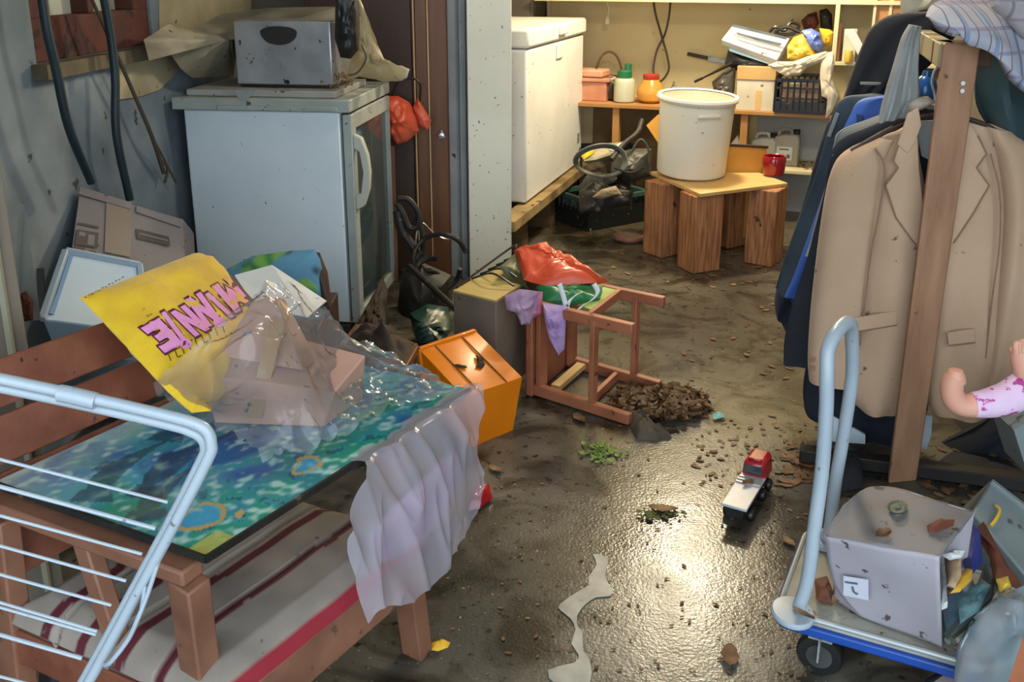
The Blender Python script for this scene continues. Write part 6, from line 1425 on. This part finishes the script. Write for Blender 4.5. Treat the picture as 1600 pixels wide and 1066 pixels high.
# bottom right plastic bag with teal contents, second tray
zq = .22
b = MB(); b.puff([Z(1495,1010,zq),Z(1520,965,zq+.03),Z(1560,930,zq+.08),Z(1600,915,zq+.08),Z(1680,930,zq+.05),Z(1680,1100,zq),Z(1560,1120,zq-.03),Z(1490,1090,zq-.05)], (0,-.5,.85), .05, .05, 10, .03, 10)
tag(b.build('plastic_bag', M_bagc, ang=70, label='clear crumpled plastic bag in the bottom right corner', cat='bag'))
b = MB(); b.puff([Z(1535,1000,zq-.03),Z(1570,955,zq),Z(1620,940,zq),Z(1680,960,zq),Z(1680,1100,zq-.04),Z(1560,1110,zq-.06)], (0,-.5,.85), .035, .04, 8, .02, 12)
tag(b.build('teal_cloth', mat('tealish','#5d8796','#4d7484',6,.7), ang=60, label='dusty teal cloth inside the clear bag, bottom right corner', cat='cloth'))
b = MB(); b.puff([Z(1490,1010,zq-.05),Z(1512,995,zq-.04),Z(1522,1040,zq-.06),Z(1505,1060,zq-.07)], (0,-.5,.85), .02, .02, 6, .01, 20); tag(b.build('pink_cloth', mat('salmon','#c98c80'), label='salmon pink cloth at the left of the clear bag', cat='cloth'))
b = MB(); b.bar(Z(1588,1075,.33), Z(1612,1000,.36), .025, .02); tag(b.build('wood_stick', M_stool, label='short brown stick at the very bottom right corner', cat='stick'))
t2 = thing('tray', Z(1490,1070,.1), 'dark rimmed white tray poking into the bottom edge right of the trolley', 'tray')
q_ = [Z(1448,1068,.12),Z(1490,1038,.12),Z(1560,1070,.12),Z(1560,1180,.12),Z(1440,1160,.12)]
b = MB(); b.prism([p-V((0,0,.015)) for p in q_], V((0,0,.012))); b.build('base', mat('pinkwhite','#b9a8a8'), t2)
b = MB(); b.tube(q_+[q_[0]], .006, 8, smooth=False); b.build('rim', M_black, t2)
# dark rag, then added black shapes for the shade beneath clothes
b = MB(); b.puff([Z(1300,720,.02),Z(1345,700,.02),Z(1350,760,.02),Z(1310,770,.02)], (0,0,1), .04, 0, 5, .01, 20); tag(b.build('dark_rag', M_blk, label='black rag on the floor between the trolley handle legs', cat='rag'))

b = MB(); b.puff([Y(1452,668,3.0),Y(1500,650,3.0),Y(1560,660,3.0),Y(1620,650,3.0),Y(1640,760,2.9),Z(1600,752,.01),Z(1530,742,.01),Z(1460,745,.01)], (0,-1,.3), .08, .08, 8, .03, 8)  # added shape, its black stands in for shade under the clothes
tag(b.build('shade_mass', M_blk, label='black sack added in place of shade on the floor right of the rack upright', cat='mass'))
b = MB(); b.puff([Y(1328,676,3.05),Y(1360,690,3.05),Y(1392,700,3.05),Z(1392,742,.01),Z(1350,745,.01),Z(1330,730,.01)], (0,-1,.3), .05, .05, 8, .02, 8)  # smaller added shape, black in place of shade beside the upright
tag(b.build('shade_mass', M_blk, label='small black sack added in place of shade on the floor left of the rack upright foot', cat='mass'))

for nm, lb, m_, pts, z0 in (('rag', 'dark brown wet rag on the trolley deck between the handle and the grey box', M_rust, [(1272,905),(1292,900),(1302,925),(1298,942),(1276,938)], .03),
      ('magazine', 'teal magazine leaning low in the pile right of the grey box', mat('tealmag','#3f6f78','#8fb0b4',12,.35), [(1496,935),(1535,905),(1548,915),(1530,955),(1500,975)], .08),
      ('paper_scrap', 'crumpled white paper at the top of the open box end', M_paper, [(1470,868),(1490,858),(1508,862),(1502,872),(1484,876)], .19),
      ('yellow_scrap', 'small yellow scrap between the magazines and the clear bag', M_yelb, [(1556,905),(1575,900),(1580,918),(1562,926)], .12)):
    b = MB(); b.puff([Z(x, y, z0+zt0) for x, y in pts], (0,-.5,.85), .012, .01, 5, .008, 30); tag(b.build(nm, m_, ang=50, label=lb, cat=nm.split('_')[-1]))
